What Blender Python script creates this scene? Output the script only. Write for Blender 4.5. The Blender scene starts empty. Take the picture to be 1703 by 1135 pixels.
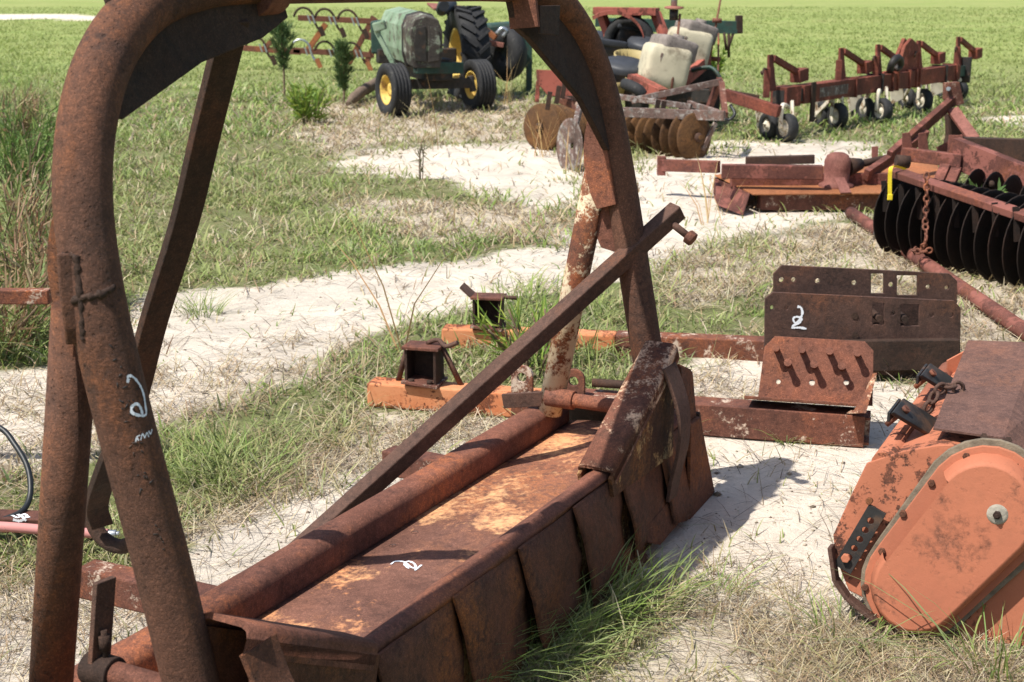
import bpy, bmesh, math, random
import numpy as np
from mathutils import Vector, Matrix
from mathutils.bvhtree import BVHTree
random.seed(4); rng = np.random.default_rng(7)
sc = bpy.context.scene; COL = sc.collection
V = Vector; R = math.radians

# ------------------------------------------------------------------ camera model (used to read positions off the ground plane)
F = 2250.0; CH = 1.7; TH = math.atan(582.5 / F); cT, sT = math.cos(TH), math.sin(TH)
EYE = V((0, 0, CH))
def ray(u, v):
    a = (u - 851.5) / F; b = (567.5 - v) / F
    return V((a, cT + b * sT, -sT + b * cT))
def on(u, v, z=0.0):
    r = ray(u, v); return EYE + r * ((z - CH) / r.z)
def at(u, v, Y):
    r = ray(u, v); return EYE + r * (Y / r.y)
def onpl(u, v, P0, N):
    r = ray(u, v); return EYE + r * ((P0 - EYE).dot(N) / r.dot(N))

# ------------------------------------------------------------------ mesh builder
def perp(t):
    t = t.normalized(); a = V((0, 0, 1)) if abs(t.z) < .9 else V((1, 0, 0))
    s = t.cross(a).normalized(); return s, s.cross(t).normalized()
class MB:
    def __init__(s): s.v = []; s.f = []; s.sm = []
    def add(s, vs, fs, smooth=False):
        o = len(s.v); s.v += [V(p) for p in vs]
        for f in fs: s.f.append([i + o for i in f]); s.sm.append(smooth)
        return s
    def beam(s, p0, p1, w, h, up=(0, 0, 1), taper=1.0, roll=0):
        p0, p1 = V(p0), V(p1); t = (p1 - p0).normalized(); up = V(up)
        if abs(t.dot(up.normalized())) > .98: up = V((0, 1, 0)) if abs(t.y) < .9 else V((1, 0, 0))
        a = t.cross(up).normalized(); b = a.cross(t).normalized()
        if roll: q = Matrix.Rotation(roll, 3, t); a = q @ a; b = q @ b
        vs = []
        for p, k in ((p0, 1), (p1, taper)):
            for x, y in ((-1, -1), (1, -1), (1, 1), (-1, 1)): vs.append(p + a * x * w * k / 2 + b * y * h * k / 2)
        return s.add(vs, [(0, 3, 2, 1), (4, 5, 6, 7), (0, 1, 5, 4), (1, 2, 6, 5), (2, 3, 7, 6), (3, 0, 4, 7)])
    def channel(s, p0, p1, w, h, t=.008, up=(0, 0, 1), out=1):
        # a C section: web plus two flanges
        p0, p1 = V(p0), V(p1); d = (p1 - p0).normalized(); a = d.cross(V(up)).normalized(); b = a.cross(d).normalized()
        s.beam(p0 + a * out * (w / 2 - t / 2), p1 + a * out * (w / 2 - t / 2), t, h, up)
        for k in (-1, 1):
            o = b * k * (h / 2 - t / 2) - a * out * t / 2
            s.beam(p0 + o, p1 + o, w - t, t, up)
        return s
    def tube(s, pts, r, n=14, cap=True, closed=False, flat=1.0):
        pts = [V(p) for p in pts]; m = len(pts); rs = r if isinstance(r, (list, tuple)) else [r] * m
        T = []
        for i in range(m):
            if closed: t = pts[(i + 1) % m] - pts[i - 1]
            else: t = pts[min(i + 1, m - 1)] - pts[max(i - 1, 0)]
            T.append(t.normalized())
        a, b = perp(T[0]); vs = []
        for i in range(m):
            if i:
                q = T[i - 1].rotation_difference(T[i]); a = q @ a; b = q @ b
            for k in range(n):
                w = 2 * math.pi * k / n
                vs.append(pts[i] + a * math.cos(w) * rs[i] + b * math.sin(w) * rs[i] * flat)
        fs = []
        for i in range(m if closed else m - 1):
            j = (i + 1) % m
            for k in range(n): fs.append((i * n + k, i * n + (k + 1) % n, j * n + (k + 1) % n, j * n + k))
        s.add(vs, fs, True)
        if cap and not closed:
            s.add(vs[:n], [tuple(range(n - 1, -1, -1))]); s.add(vs[-n:], [tuple(range(n))])
        return s
    def cyl(s, p0, p1, r, n=14): return s.tube([p0, p1], r, n)
    def hexbolt(s, p, ax, r, h):
        return s.tube([V(p), V(p) + V(ax).normalized() * h], r, 6)
    def lathe(s, p, ax, prof, n=32, smooth=True, closed=False, a0=0, a1=2 * math.pi):
        p = V(p); ax = V(ax).normalized(); a, b = perp(ax); vs = []; full = abs(a1 - a0) > 6.28
        nn = n if full else n + 1
        for k in range(nn):
            w = a0 + (a1 - a0) * k / n
            for (r, h) in prof: vs.append(p + ax * h + (a * math.cos(w) + b * math.sin(w)) * r)
        m = len(prof); fs = []
        for k in range(n):
            j = (k + 1) % nn
            for i in range(m if closed else m - 1):
                i2 = (i + 1) % m
                fs.append((k * m + i, j * m + i, j * m + i2, k * m + i2))
        return s.add(vs, fs, smooth)
    def prism(s, poly, th):
        poly = [V(p) for p in poly]; th = V(th); n = len(poly)
        vs = poly + [p + th for p in poly]
        return s.add(vs, [tuple(range(n - 1, -1, -1)), tuple(range(n, 2 * n))] + [(i, (i + 1) % n, n + (i + 1) % n, n + i) for i in range(n)])
    def sheet(s, poly, N, t):  # a polygon thickened both ways along N
        N = V(N).normalized(); return s.prism([V(p) - N * t / 2 for p in poly], N * t)
    def frustum(s, A, B, smooth=False, caps=True):
        n = len(A); vs = [V(p) for p in A] + [V(p) for p in B]
        s.add(vs, [(i, (i + 1) % n, n + (i + 1) % n, n + i) for i in range(n)], smooth)
        if caps: s.add(vs[:n], [tuple(range(n - 1, -1, -1))]); s.add(vs[n:], [tuple(range(n))])
        return s
    def loft(s, rings, smooth=True, closed=False, caps=True):
        n = len(rings[0]); vs = [V(p) for r in rings for p in r]; fs = []
        for i in range(len(rings) - 1):
            for k in range(n if closed else n - 1):
                k2 = (k + 1) % n; fs.append((i * n + k, i * n + k2, (i + 1) * n + k2, (i + 1) * n + k))
        s.add(vs, fs, smooth)
        if closed and caps:
            s.add(vs[:n], [tuple(range(n - 1, -1, -1))]); s.add(vs[-n:], [tuple(range(n))])
        return s
    def holes(s, O, ex, ey, outline, holes, t):
        O, ex, ey = V(O), V(ex).normalized(), V(ey).normalized(); N = ex.cross(ey).normalized()
        bm = bmesh.new(); edges = []; loops = [outline] + holes
        for lp in loops:
            vv = [bm.verts.new(O + ex * x + ey * y) for x, y in lp]
            edges += [bm.edges.new((vv[i], vv[(i + 1) % len(vv)])) for i in range(len(vv))]
        bmesh.ops.triangle_fill(bm, use_beauty=True, use_dissolve=False, edges=edges)
        bm.verts.index_update(); vs = [v.co.copy() for v in bm.verts]; fs = [[v.index for v in f.verts] for f in bm.faces]
        nv = len(vs); s.add([p - N * t / 2 for p in vs] + [p + N * t / 2 for p in vs], [f[::-1] for f in fs] + [[i + nv for i in f] for f in fs])
        bm.free(); k = 0
        for lp in loops:
            m = len(lp)
            s.add([O + ex * x + ey * y - N * t / 2 for x, y in lp] + [O + ex * x + ey * y + N * t / 2 for x, y in lp],
                  [(i, (i + 1) % m, m + (i + 1) % m, m + i) for i in range(m)])
        return s
    def bvh(s): return BVHTree.FromPolygons(s.v, s.f)
    def build(s, name, mat, parent=None, label=None, bevel=0, root=None):
        base = ORG.get(parent.name, V((0, 0, 0))) if parent else (V(root) if root else V((0, 0, 0)))
        me = bpy.data.meshes.new(name)
        me.from_pydata([tuple(p - base) for p in s.v], [], s.f)
        me.polygons.foreach_set('use_smooth', s.sm)
        bm = bmesh.new(); bm.from_mesh(me); bmesh.ops.remove_doubles(bm, verts=bm.verts, dist=1e-5)
        bmesh.ops.recalc_face_normals(bm, faces=bm.faces); bm.to_mesh(me); bm.free()
        me.materials.append(mat); me.update()
        o = bpy.data.objects.new(name, me); COL.objects.link(o)
        if parent: o.parent = parent; ORG[o.name] = base
        else: o.location = base; ORG[o.name] = base
        if label: o['label'] = label
        if bevel:
            b = o.modifiers.new('Bevel', 'BEVEL'); b.width = bevel; b.segments = 2; b.limit_method = 'ANGLE'; b.angle_limit = R(40)
        return o
ORG = {}
def thing(name, label, cat, loc=(0, 0, 0), group=None):
    o = bpy.data.objects.new(name, None); o.empty_display_size = .1; COL.objects.link(o); o.location = loc
    ORG[o.name] = V(loc); o['label'] = label; o['category'] = cat
    if group: o['group'] = group
    return o
def tag(o, label, cat, group=None):
    o['label'] = label; o['category'] = cat
    if group: o['group'] = group
    return o
def dup(root, loc, rz=None, label=None, scale=None):
    def cp(o, par):
        c = o.copy(); COL.objects.link(c)
        if par: c.parent = par
        for ch in list(o.children): cp(ch, c)
        return c
    r = cp(root, None); r.location = loc
    if rz is not None: r.rotation_euler = (0, 0, rz)
    if scale: r.scale = (scale,) * 3
    if label: r['label'] = label
    return r
def bez(pts, n=24):   # Catmull-Rom through points
    P = [V(p) for p in pts]; P = [P[0] * 2 - P[1]] + P + [P[-1] * 2 - P[-2]]; out = []
    m = len(P) - 3
    for i in range(m):
        k = max(2, n // m)
        for j in range(k):
            t = j / k; a, b, c, d = P[i:i + 4]
            out.append(.5 * ((2 * b) + (c - a) * t + (2 * a - 5 * b + 4 * c - d) * t * t + (3 * b - a - 3 * c + d) * t ** 3))
    out.append(P[-2]); return out
def circ(cx, cy, r, n=14): return [(cx + r * math.cos(2 * math.pi * i / n), cy + r * math.sin(2 * math.pi * i / n)) for i in range(n)]
def rect(x0, y0, x1, y1): return [(x0, y0), (x1, y0), (x1, y1), (x0, y1)]
def chalk(name, bvh, strokes, wpx, parent, mat, label=None):
    # strokes laid on the surface they are drawn on: thin raised ribbons following its normal
    mb = MB()
    for st in strokes:
        pts = bez([(u, v, 0) for u, v in st], 6 * len(st)); row = []
        for p in pts:
            h = bvh.ray_cast(EYE, ray(p.x, p.y).normalized())
            if h[0] is None: continue
            N = h[1] if h[1].dot(EYE - h[0]) > 0 else -h[1]
            row.append((h[0], N))
        A = []; B = []
        for i, (p, N) in enumerate(row):
            t = row[min(i + 1, len(row) - 1)][0] - row[max(i - 1, 0)][0]
            if t.length < 1e-6: continue
            sd = N.cross(t).normalized(); w = wpx * (p - EYE).length / F / 2 * random.uniform(.6, 1.15)
            A.append(p + N * .0022 + sd * w); B.append(p + N * .0022 - sd * w)
        if len(A) > 1: mb.loft([A, B], smooth=False)
    return mb.build(name, mat, parent, label)

# ------------------------------------------------------------------ materials
def mat_new(name):
    m = bpy.data.materials.new(name); m.use_nodes = True; nt = m.node_tree; nt.nodes.clear()
    out = nt.nodes.new('ShaderNodeOutputMaterial'); b = nt.nodes.new('ShaderNodeBsdfPrincipled'); nt.links.new(b.outputs[0], out.inputs[0])
    return m, nt, b
class N:
    def __init__(s, nt): s.nt = nt; s.L = nt.links.new
    def coord(s, scale=(1, 1, 1), kind='Object'):
        c = s.nt.nodes.new('ShaderNodeTexCoord'); mp = s.nt.nodes.new('ShaderNodeMapping'); mp.inputs['Scale'].default_value = scale
        s.L(c.outputs[kind], mp.inputs[0]); return mp.outputs[0]
    def noise(s, vec, scale, detail=6, rough=.6, dist=0):
        n = s.nt.nodes.new('ShaderNodeTexNoise'); n.inputs['Scale'].default_value = scale; n.inputs['Detail'].default_value = detail
        n.inputs['Roughness'].default_value = rough; n.inputs['Distortion'].default_value = dist; s.L(vec, n.inputs['Vector']); return n.outputs['Fac']
    def vor(s, vec, scale, feat='F1'):
        n = s.nt.nodes.new('ShaderNodeTexVoronoi'); n.inputs['Scale'].default_value = scale; n.feature = feat; s.L(vec, n.inputs['Vector']); return n.outputs['Distance']
    def ramp(s, fac, stops, interp='LINEAR'):
        n = s.nt.nodes.new('ShaderNodeValToRGB'); cr = n.color_ramp; cr.interpolation = interp
        while len(cr.elements) < len(stops): cr.elements.new(.5)
        for e, (p, c) in zip(cr.elements, stops): e.position = p; e.color = (*c, 1) if len(c) == 3 else c
        s.L(fac, n.inputs[0]); return n.outputs[0]
    def g(s, fac, lo, hi): return s.ramp(fac, [(lo, (0, 0, 0)), (hi, (1, 1, 1))])
    def mix(s, fac, a, b, mode='MIX'):
        n = s.nt.nodes.new('ShaderNodeMix'); n.data_type = 'RGBA'; n.blend_type = mode
        for sock, val in ((n.inputs[0], fac), (n.inputs[6], a), (n.inputs[7], b)):
            if isinstance(val, (int, float)): sock.default_value = val
            elif isinstance(val, tuple): sock.default_value = (*val, 1)
            else: s.L(val, sock)
        return n.outputs[2]
    def math(s, op, a, b=0.0):
        n = s.nt.nodes.new('ShaderNodeMath'); n.operation = op
        for sock, val in ((n.inputs[0], a), (n.inputs[1], b)):
            if isinstance(val, (int, float)): sock.default_value = val
            else: s.L(val, sock)
        return n.outputs[0]
    def bump(s, h, strength, dist, b, prev=None):
        n = s.nt.nodes.new('ShaderNodeBump'); n.inputs['Strength'].default_value = strength; n.inputs['Distance'].default_value = dist
        s.L(h, n.inputs['Height'])
        if prev: s.L(prev, n.inputs['Normal'])
        s.L(n.outputs[0], b.inputs['Normal']); return n.outputs[0]
def rust(name, dark=(.040, .021, .014), mid=(.105, .042, .026), hot=(.26, .088, .03), hot_amt=.35, paint=None, amt=.0, paint2=None, scale=1.0, bump=.5, rough=.8, pscale=9, stretch=(1, 1, 1), spec=.25, soft=.05):
    m, nt, b = mat_new(name); k = N(nt); vec = k.coord(stretch); v0 = k.coord()
    n1 = k.noise(vec, 7 * scale, 8, .65); n2 = k.noise(v0, 42 * scale, 7, .72); n3 = k.noise(vec, 2.3 * scale, 5, .6, .5); n4 = k.noise(v0, 170 * scale, 5, .75)
    n5 = k.noise(k.coord((1, 1, .16)), 16 * scale, 5, .65); pit = k.math('ADD', k.vor(v0, 88 * scale), k.math('MULTIPLY', k.math('SUBTRACT', n2, .5), .9))
    c = k.mix(k.g(n1, .36, .64), dark, mid)
    c = k.mix(k.math('MULTIPLY', k.g(n2, .42, .62), .55), c, tuple(min(1, x * 1.55) for x in mid))
    c = k.mix(k.math('MULTIPLY', k.g(n3, .60 - hot_amt * .3, .76 - hot_amt * .2), k.g(n2, .38, .60)), c, hot)
    c = k.mix(k.math('MULTIPLY', k.math('MULTIPLY', k.g(n5, .55, .72), k.g(n3, .40, .62)), .55), c, tuple(x * .85 for x in hot))
    c = k.mix(k.math('MULTIPLY', k.g(n2, .58, .70), .55), c, tuple(x * .42 for x in dark))
    c = k.mix(k.math('MULTIPLY', k.g(n4, .55, .68), .55), c, tuple(min(1, x * 2.1) for x in mid))
    c = k.mix(k.math('MULTIPLY', k.g(n4, .46, .34), .45), c, tuple(x * .5 for x in dark))
    c = k.mix(1.0, c, k.ramp(k.noise(vec, 1.5 * scale, 6, .65, .6), [(.34, (.68, .66, .66)), (.5, (1, 1, 1)), (.66, (1.32, 1.22, 1.14))]), 'MULTIPLY')
    rg = k.ramp(n1, [(.3, (rough - .12,) * 3), (.7, (min(1, rough + .12),) * 3)])
    pm0 = k.ramp(pit, [(.06, (0, 0, 0)), (.22, (1, 1, 1))]); pm0 = k.math('MAXIMUM', pm0, k.g(n1, .50, .56))
    c = k.mix(k.math('MULTIPLY', k.math('SUBTRACT', 1.0, pm0), .4), c, tuple(x * .5 for x in dark))
    h = k.math('ADD', k.mix(.45, n2, n4), k.math('MULTIPLY', pm0, .35))
    if paint:
        pn = k.noise(vec, pscale, 6, .6, .2); ph = k.noise(v0, pscale * 9, 6, .7); pm = k.math('ADD', k.math('MULTIPLY', pn, .52), k.math('ADD', k.math('MULTIPLY', ph, .30), k.math('MULTIPLY', n3, .18)))
        q = .5 - (amt - .5) * .36; f = k.g(pm, q - soft / 4, q + soft / 4)
        pc = k.mix(k.g(k.noise(vec, pscale * .6, 5), .4, .65), paint, paint2 or tuple(x * .8 for x in paint))
        pc = k.mix(k.math('MULTIPLY', k.g(n2, .5, .68), .45), pc, tuple((x + y) / 2 for x, y in zip(paint, hot)))
        pc = k.mix(k.math('MULTIPLY', k.g(n4, .60, .70), .5), pc, mid)
        c = k.mix(f, c, pc); h = k.mix(k.math('MULTIPLY', f, .7), h, (.95, .95, .95))
    k.L(c, b.inputs['Base Color']); k.L(rg, b.inputs['Roughness']); b.inputs['Specular IOR Level'].default_value = spec
    pv = k.bump(n1, bump * .6, .016, b); k.bump(h, min(1, bump * 1.3), .006, b, pv)
    return m
def plain(name, col, rough=.6, var=.25, scale=12, bump=.15, spec=.4, dirt=None, dirt_amt=.5, metal=0):
    m, nt, b = mat_new(name); k = N(nt); vec = k.coord()
    n1 = k.noise(vec, scale, 6, .65); c = k.mix(k.g(n1, .3, .7), tuple(x * (1 - var) for x in col), tuple(min(1, x * (1 + var)) for x in col))
    if dirt: c = k.mix(k.g(k.noise(vec, scale * .6, 8, .7), .62 - dirt_amt * .25, .75 - dirt_amt * .2), c, dirt)
    k.L(c, b.inputs['Base Color']); b.inputs['Roughness'].default_value = rough; b.inputs['Specular IOR Level'].default_value = spec; b.inputs['Metallic'].default_value = metal
    k.bump(n1, bump, .01, b); return m
M = {}
M['pipe'] = rust('rusted_pipe', (.066, .036, .026), (.150, .070, .044), (.32, .112, .040), .40, scale=1.0, bump=.8, stretch=(1, 1, .45))
M['plate_dark'] = rust('dark_plate_rust', (.046, .028, .023), (.105, .058, .045), (.25, .10, .05), .22, scale=1.2, bump=.5)
M['dark'] = rust('dark_rust', (.030, .020, .016), (.066, .037, .026), (.14, .058, .032), .15, scale=1.2)
M['bar'] = rust('brown_bar_rust', (.070, .040, .030), (.135, .074, .054), (.24, .10, .055), .2, scale=1.6, bump=.5)
M['rail'] = rust('reddish_rail_rust', (.10, .043, .030), (.225, .092, .060), (.46, .155, .06), .36, scale=1.2)
M['plate'] = rust('cutting_plate_rust', (.072, .035, .023), (.185, .076, .043), (.42, .145, .042), .42, scale=1.4, bump=.7)
M['pan'] = rust('orange_pan', (.120, .058, .042), (.215, .100, .070), (.44, .17, .07), .45, paint=(.72, .30, .13), amt=.36, paint2=(.62, .36, .18), pscale=5, stretch=(.8, .8, 1), scale=1.0, soft=.16)
M['cream_rust'] = rust('cream_paint_on_rust', (.07, .034, .022), (.20, .068, .036), (.50, .17, .055), .7, paint=(.60, .52, .38), amt=.485, paint2=(.52, .40, .24), pscale=9, scale=1.4, soft=.10)
M['gusset'] = rust('gusset_rust', (.085, .040, .027), (.20, .078, .050), (.50, .165, .055), .55, paint=(.66, .44, .29), amt=.42, pscale=11, scale=1.4, soft=.12)
M['ochre'] = rust('ochre_flaked', (.045, .024, .016), (.10, .045, .026), (.48, .19, .045), .7, paint=(.52, .38, .19), amt=.36, paint2=(.44, .22, .06), pscale=10, stretch=(1.2, 1.2, .6), soft=.12)
M['orange_beam'] = rust('orange_painted_beam', (.11, .04, .025), (.22, .075, .038), (.40, .13, .045), .6, paint=(.50, .16, .065), amt=.55, paint2=(.58, .25, .12), pscale=7)
M['beam'] = rust('purple_beam_rust', (.075, .033, .025), (.17, .07, .048), (.36, .12, .05), .35, paint=(.58, .46, .36), amt=.28, pscale=10, soft=.10)
M['mower'] = rust('mower_red', (.085, .034, .027), (.165, .064, .048), (.34, .115, .055), .3, paint=(.235, .088, .068), amt=.44, pscale=5)
M['mower_deck'] = rust('mower_deck_orange', (.22, .085, .038), (.36, .135, .055), (.46, .20, .085), .6, scale=.8, bump=.3)
M['pinkred'] = rust('faded_pink_red', (.19, .075, .058), (.29, .12, .095), (.36, .17, .125), .4, scale=.7, bump=.3)
M['disc'] = rust('dark_disc', (.012, .009, .008), (.026, .016, .012), (.07, .032, .02), .2)
M['disc_brown'] = rust('brown_disc', (.055, .028, .014), (.125, .062, .025), (.22, .11, .04), .4, scale=.8)
M['lichen'] = rust('lichen_steel', (.08, .06, .05), (.19, .12, .10), (.22, .10, .07), .2, paint=(.36, .33, .30), amt=.42, paint2=(.10, .09, .08), pscale=16)
M['cultred'] = rust('cultivator_red', (.085, .026, .018), (.20, .062, .042), (.34, .10, .05), .4, paint=(.40, .12, .085), amt=.3, pscale=5, scale=.7)
M['cream'] = rust('cream_fork', (.16, .09, .05), (.34, .22, .12), (.5, .3, .15), .4, paint=(.70, .64, .52), amt=.62, pscale=8)
M['orange'] = rust('faded_orange_casing', (.10, .05, .035), (.26, .10, .06), (.20, .085, .05), .5, paint=(.41, .142, .078), amt=.76, paint2=(.34, .115, .066), pscale=4, scale=.8, bump=.35, rough=.7, spec=.25, soft=.14)
M['orange_dark'] = rust('worn_orange_plate', (.06, .033, .024), (.20, .075, .045), (.32, .10, .05), .5, paint=(.44, .155, .085), amt=.60, pscale=6, scale=.9)
M['hood'] = rust('rusty_hood_sheet', (.095, .052, .042), (.165, .088, .068), (.23, .105, .065), .3, scale=1.0, bump=.5)
M['grease'] = plain('greasy_gasket', (.17, .135, .095), .9, .4, 30, .6)
M['black'] = plain('worn_black_steel', (.020, .018, .017), .6, .5, 14, .3, dirt=(.09, .05, .03), dirt_amt=.35)
M['greybox'] = plain('grey_seal', (.30, .27, .22), .9, .3, 40, .5)
M['rubber'] = plain('weathered_rubber', (.018, .018, .019), .78, .35, 25, .25, dirt=(.09, .085, .075), dirt_amt=.15)
M['yellow'] = plain('faded_yellow_rim', (.62, .43, .10), .6, .15, 10, .1, dirt=(.22, .10, .04), dirt_amt=.35)
M['green'] = rust('faded_green_paint', (.05, .04, .03), (.10, .085, .06), (.16, .09, .05), .3, paint=(.16, .24, .15), amt=.62, paint2=(.26, .34, .24), pscale=6, scale=.8, bump=.2, rough=.65, spec=.35)
M['green_mould'] = rust('mouldy_green_paint', (.045, .038, .034), (.10, .085, .07), (.15, .12, .08), .3, paint=(.15, .20, .12), amt=.40, paint2=(.30, .30, .26), pscale=7, scale=.9, bump=.2)
M['dkgreen'] = plain('dark_green_steel', (.022, .055, .042), .55, .35, 9, .15, dirt=(.05, .04, .03), dirt_amt=.4)
M['engine'] = plain('oily_engine', (.03, .026, .022), .8, .5, 15, .4, dirt=(.12, .06, .03), dirt_amt=.3)
M['planter_red'] = rust('planter_red', (.12, .042, .030), (.24, .078, .055), (.32, .11, .065), .3, paint=(.36, .105, .075), amt=.5, pscale=4, scale=.6)
M['tank'] = plain('yellowed_plastic_tank', (.50, .45, .32), .55, .14, 5, .06, dirt=(.20, .165, .11), dirt_amt=.5)
M['tanklid'] = plain('mouldy_tank_shoulder', (.20, .17, .15), .8, .3, 12, .2, dirt=(.07, .055, .05), dirt_amt=.4)
M['bucket'] = plain('yellowed_bucket', (.38, .30, .13), .6, .15, 5, .08, dirt=(.14, .09, .04), dirt_amt=.4)
M['lid'] = plain('faded_black_lid', (.035, .038, .045), .55, .3, 8, .1)
M['chalk'] = plain('white_paint_marker', (.78, .80, .84), .9, .06, 60, .1, spec=.1)
M['lichen_white'] = plain('white_blotch', (.75, .74, .72), .95, .08, 60, .3)
M['strap'] = plain('yellow_strap', (.80, .62, .03), .6, .1, 20, .1)
M['pinkhose'] = plain('faded_pink_hose', (.52, .22, .20), .7, .10, 10, .08)
M['blackhose'] = plain('black_hose', (.014, .016, .017), .45, .3, 20, .1)
M['zinc'] = plain('zinc_fitting', (.42, .44, .46), .35, .15, 20, .1, metal=.8)
M['wood'] = plain('old_log', (.15, .105, .075), .95, .45, 18, .8)
M['bark'] = plain('sapling_bark', (.16, .11, .07), .9, .3, 20, .4)
def foliage(name, trans=.35, rough=.55):
    m = bpy.data.materials.new(name); m.use_nodes = True; nt = m.node_tree; nt.nodes.clear(); k = N(nt)
    out = nt.nodes.new('ShaderNodeOutputMaterial'); at_ = nt.nodes.new('ShaderNodeAttribute'); at_.attribute_name = 'tint'
    b = nt.nodes.new('ShaderNodeBsdfPrincipled'); b.inputs['Roughness'].default_value = rough; b.inputs['Specular IOR Level'].default_value = .3
    t = nt.nodes.new('ShaderNodeBsdfTranslucent'); mx = nt.nodes.new('ShaderNodeMixShader'); mx.inputs[0].default_value = trans
    k.L(at_.outputs['Color'], b.inputs['Base Color']); k.L(at_.outputs['Color'], t.inputs['Color'])
    k.L(b.outputs[0], mx.inputs[1]); k.L(t.outputs[0], mx.inputs[2]); k.L(mx.outputs[0], out.inputs[0]); return m
M['blade'] = foliage('grass_blade'); M['straw'] = foliage('dry_straw', .15, .8); M['needle'] = foliage('pine_needle', .2)

# ------------------------------------------------------------------ ground: one sheet to the horizon
def vnoise(x, y, s, seed=0):
    x = x * s; y = y * s; xi = np.floor(x).astype(np.int64); yi = np.floor(y).astype(np.int64); fx = x - xi; fy = y - yi
    fx = fx * fx * (3 - 2 * fx); fy = fy * fy * (3 - 2 * fy)
    def h(a, b):
        n = (a * 374761393 + b * 668265263 + seed * 974634777) & 0xffffffff
        n = ((n ^ (n >> 13)) * 1274126177) & 0xffffffff
        return ((n ^ (n >> 16)) & 0xffff) / 65535.0
    return (h(xi, yi) * (1 - fx) + h(xi + 1, yi) * fx) * (1 - fy) + (h(xi, yi + 1) * (1 - fx) + h(xi + 1, yi + 1) * fx) * fy
def fbm(x, y, s, seed=0, o=4):
    t = 0; a = .5; n = 0
    for i in range(o): t = t + a * vnoise(x, y, s * 2 ** i, seed + i); n += a; a *= .55
    return t / n
def gz(x, y):
    x = np.asarray(x, float); y = np.asarray(y, float)
    z = (fbm(x, y, 1.1, 3, 3) - .5) * .05 * np.clip((y - 1) / 6, .35, 1) + (fbm(x, y, .12, 9, 2) - .5) * .10 * np.clip((y - 10) / 10, 0, 1)
    return z + np.clip((y - 60) / 400, 0, 3) * 1.2
def gp(poly): return np.array([[on(u, v).x, on(u, v).y] for u, v in poly])
def sdist(x, y, P):  # signed distance, + inside
    d = np.full(x.shape, 1e9); ins = np.zeros(x.shape, bool); n = len(P)
    for i in range(n):
        ax, ay = P[i]; bx, by = P[(i + 1) % n]; ex, ey = bx - ax, by - ay
        t = np.clip(((x - ax) * ex + (y - ay) * ey) / (ex * ex + ey * ey + 1e-9), 0, 1)
        d = np.minimum(d, np.hypot(x - ax - t * ex, y - ay - t * ey))
        cr = (ay > y) != (by > y); xx = ex * (y - ay) / (ey if abs(ey) > 1e-9 else 1e-9) + ax
        ins ^= cr & (x < xx)
    return np.where(ins, d, -d)
SAND = [gp(p) for p in (
    [(560, 268), (640, 248), (820, 240), (960, 232), (1010, 290), (980, 362), (880, 352), (790, 318), (690, 296), (590, 288)],
    [(985, 285), (1100, 255), (1210, 236), (1340, 232), (1470, 236), (1530, 262), (1500, 300), (1430, 345), (1330, 380), (1200, 405), (1090, 445), (940, 470), (880, 492), (700, 530), (570, 590), (430, 640), (300, 690), (120, 745), (-120, 780), (-120, 625), (80, 605), (230, 490), (420, 478), (620, 448), (780, 432), (920, 408), (960, 350)],
    [(-200, 990), (260, 940), (330, 890), (520, 815), (640, 765), (760, 730), (880, 715), (960, 720), (960, 900), (500, 1200), (-300, 1200)],
    [(1110, 640), (1190, 592), (1280, 585), (1540, 640), (1560, 740), (1480, 880), (1440, 1010), (1330, 1030), (1180, 1010), (1100, 960), (1040, 1000), (900, 1030), (1100, 800)],
    [(1640, 196), (1703, 190), (1900, 192), (1900, 212), (1703, 209), (1660, 208)],
    [(-60, 28), (120, 27), (205, 33), (190, 37), (60, 34), (-60, 36)])]
STRAW = [gp(p) for p in (
    [(620, 540), (560, 640), (430, 665), (300, 700), (120, 770), (-120, 800), (-120, 700), (300, 610), (560, 540)], [(-100, 640), (110, 610), (110, 720), (-100, 760)],
    [(500, 175), (900, 160), (900, 232), (640, 245), (560, 262), (480, 215)],
    [(560, 720), (620, 690), (880, 700), (860, 730), (700, 745), (520, 830), (330, 900), (280, 880)],
    [(1120, 440), (1400, 370), (1703, 420), (1800, 470), (1703, 600), (1600, 640), (1280, 480), (1150, 500)],
    [(900, 1000), (1110, 920), (1260, 950), (1420, 980), (1520, 1080), (1900, 1050), (1900, 1300), (800, 1300)],
    [(1120, 600), (1270, 600), (1300, 660), (1130, 700)],
    [(560, 340), (900, 340), (940, 400), (700, 400)],
    [(-200, 980), (240, 940), (260, 1200), (-200, 1250)])]
LUSH = [gp(p) for p in ([(840, 470), (1045, 490), (1050, 650), (990, 660), (860, 620), (800, 560)], [(880, 960), (1040, 930), (1080, 1010), (1010, 1135), (800, 1200), (640, 1160)], [(290, 770), (370, 730), (430, 740), (440, 800), (390, 835), (310, 850)],
    [(-200, 80), (60, 60), (140, 250), (130, 480), (60, 590), (-200, 640)])]
def masks(x, y):
    wx = x + (fbm(x, y, 1.6, 21, 4) - .5) * .55 * np.clip(y / 8, .4, 1.6); wy = y + (fbm(x, y, 1.3, 33, 4) - .5) * .8 * np.clip(y / 8, .3, 2.2)
    q = np.clip(y / 9, .35, 2.5)
    s = np.full(x.shape, -9.0); t = s.copy(); l = s.copy()
    for P in SAND: s = np.maximum(s, sdist(wx, wy, P) / q)
    for P in STRAW: t = np.maximum(t, sdist(wx, wy, P) / q)
    for P in LUSH: l = np.maximum(l, sdist(wx, wy, P) / q)
    e = lambda d, w: np.clip(.5 + d / w, 0, 1)
    return e(s, .55), e(t, .6), e(l, .5)
gx = np.concatenate([np.linspace(-1500, -70, 14), np.linspace(-60, -8.5, 50), np.linspace(-8, 9, 330), np.linspace(9.5, 60, 50), np.linspace(70, 1500, 14)])
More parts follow.
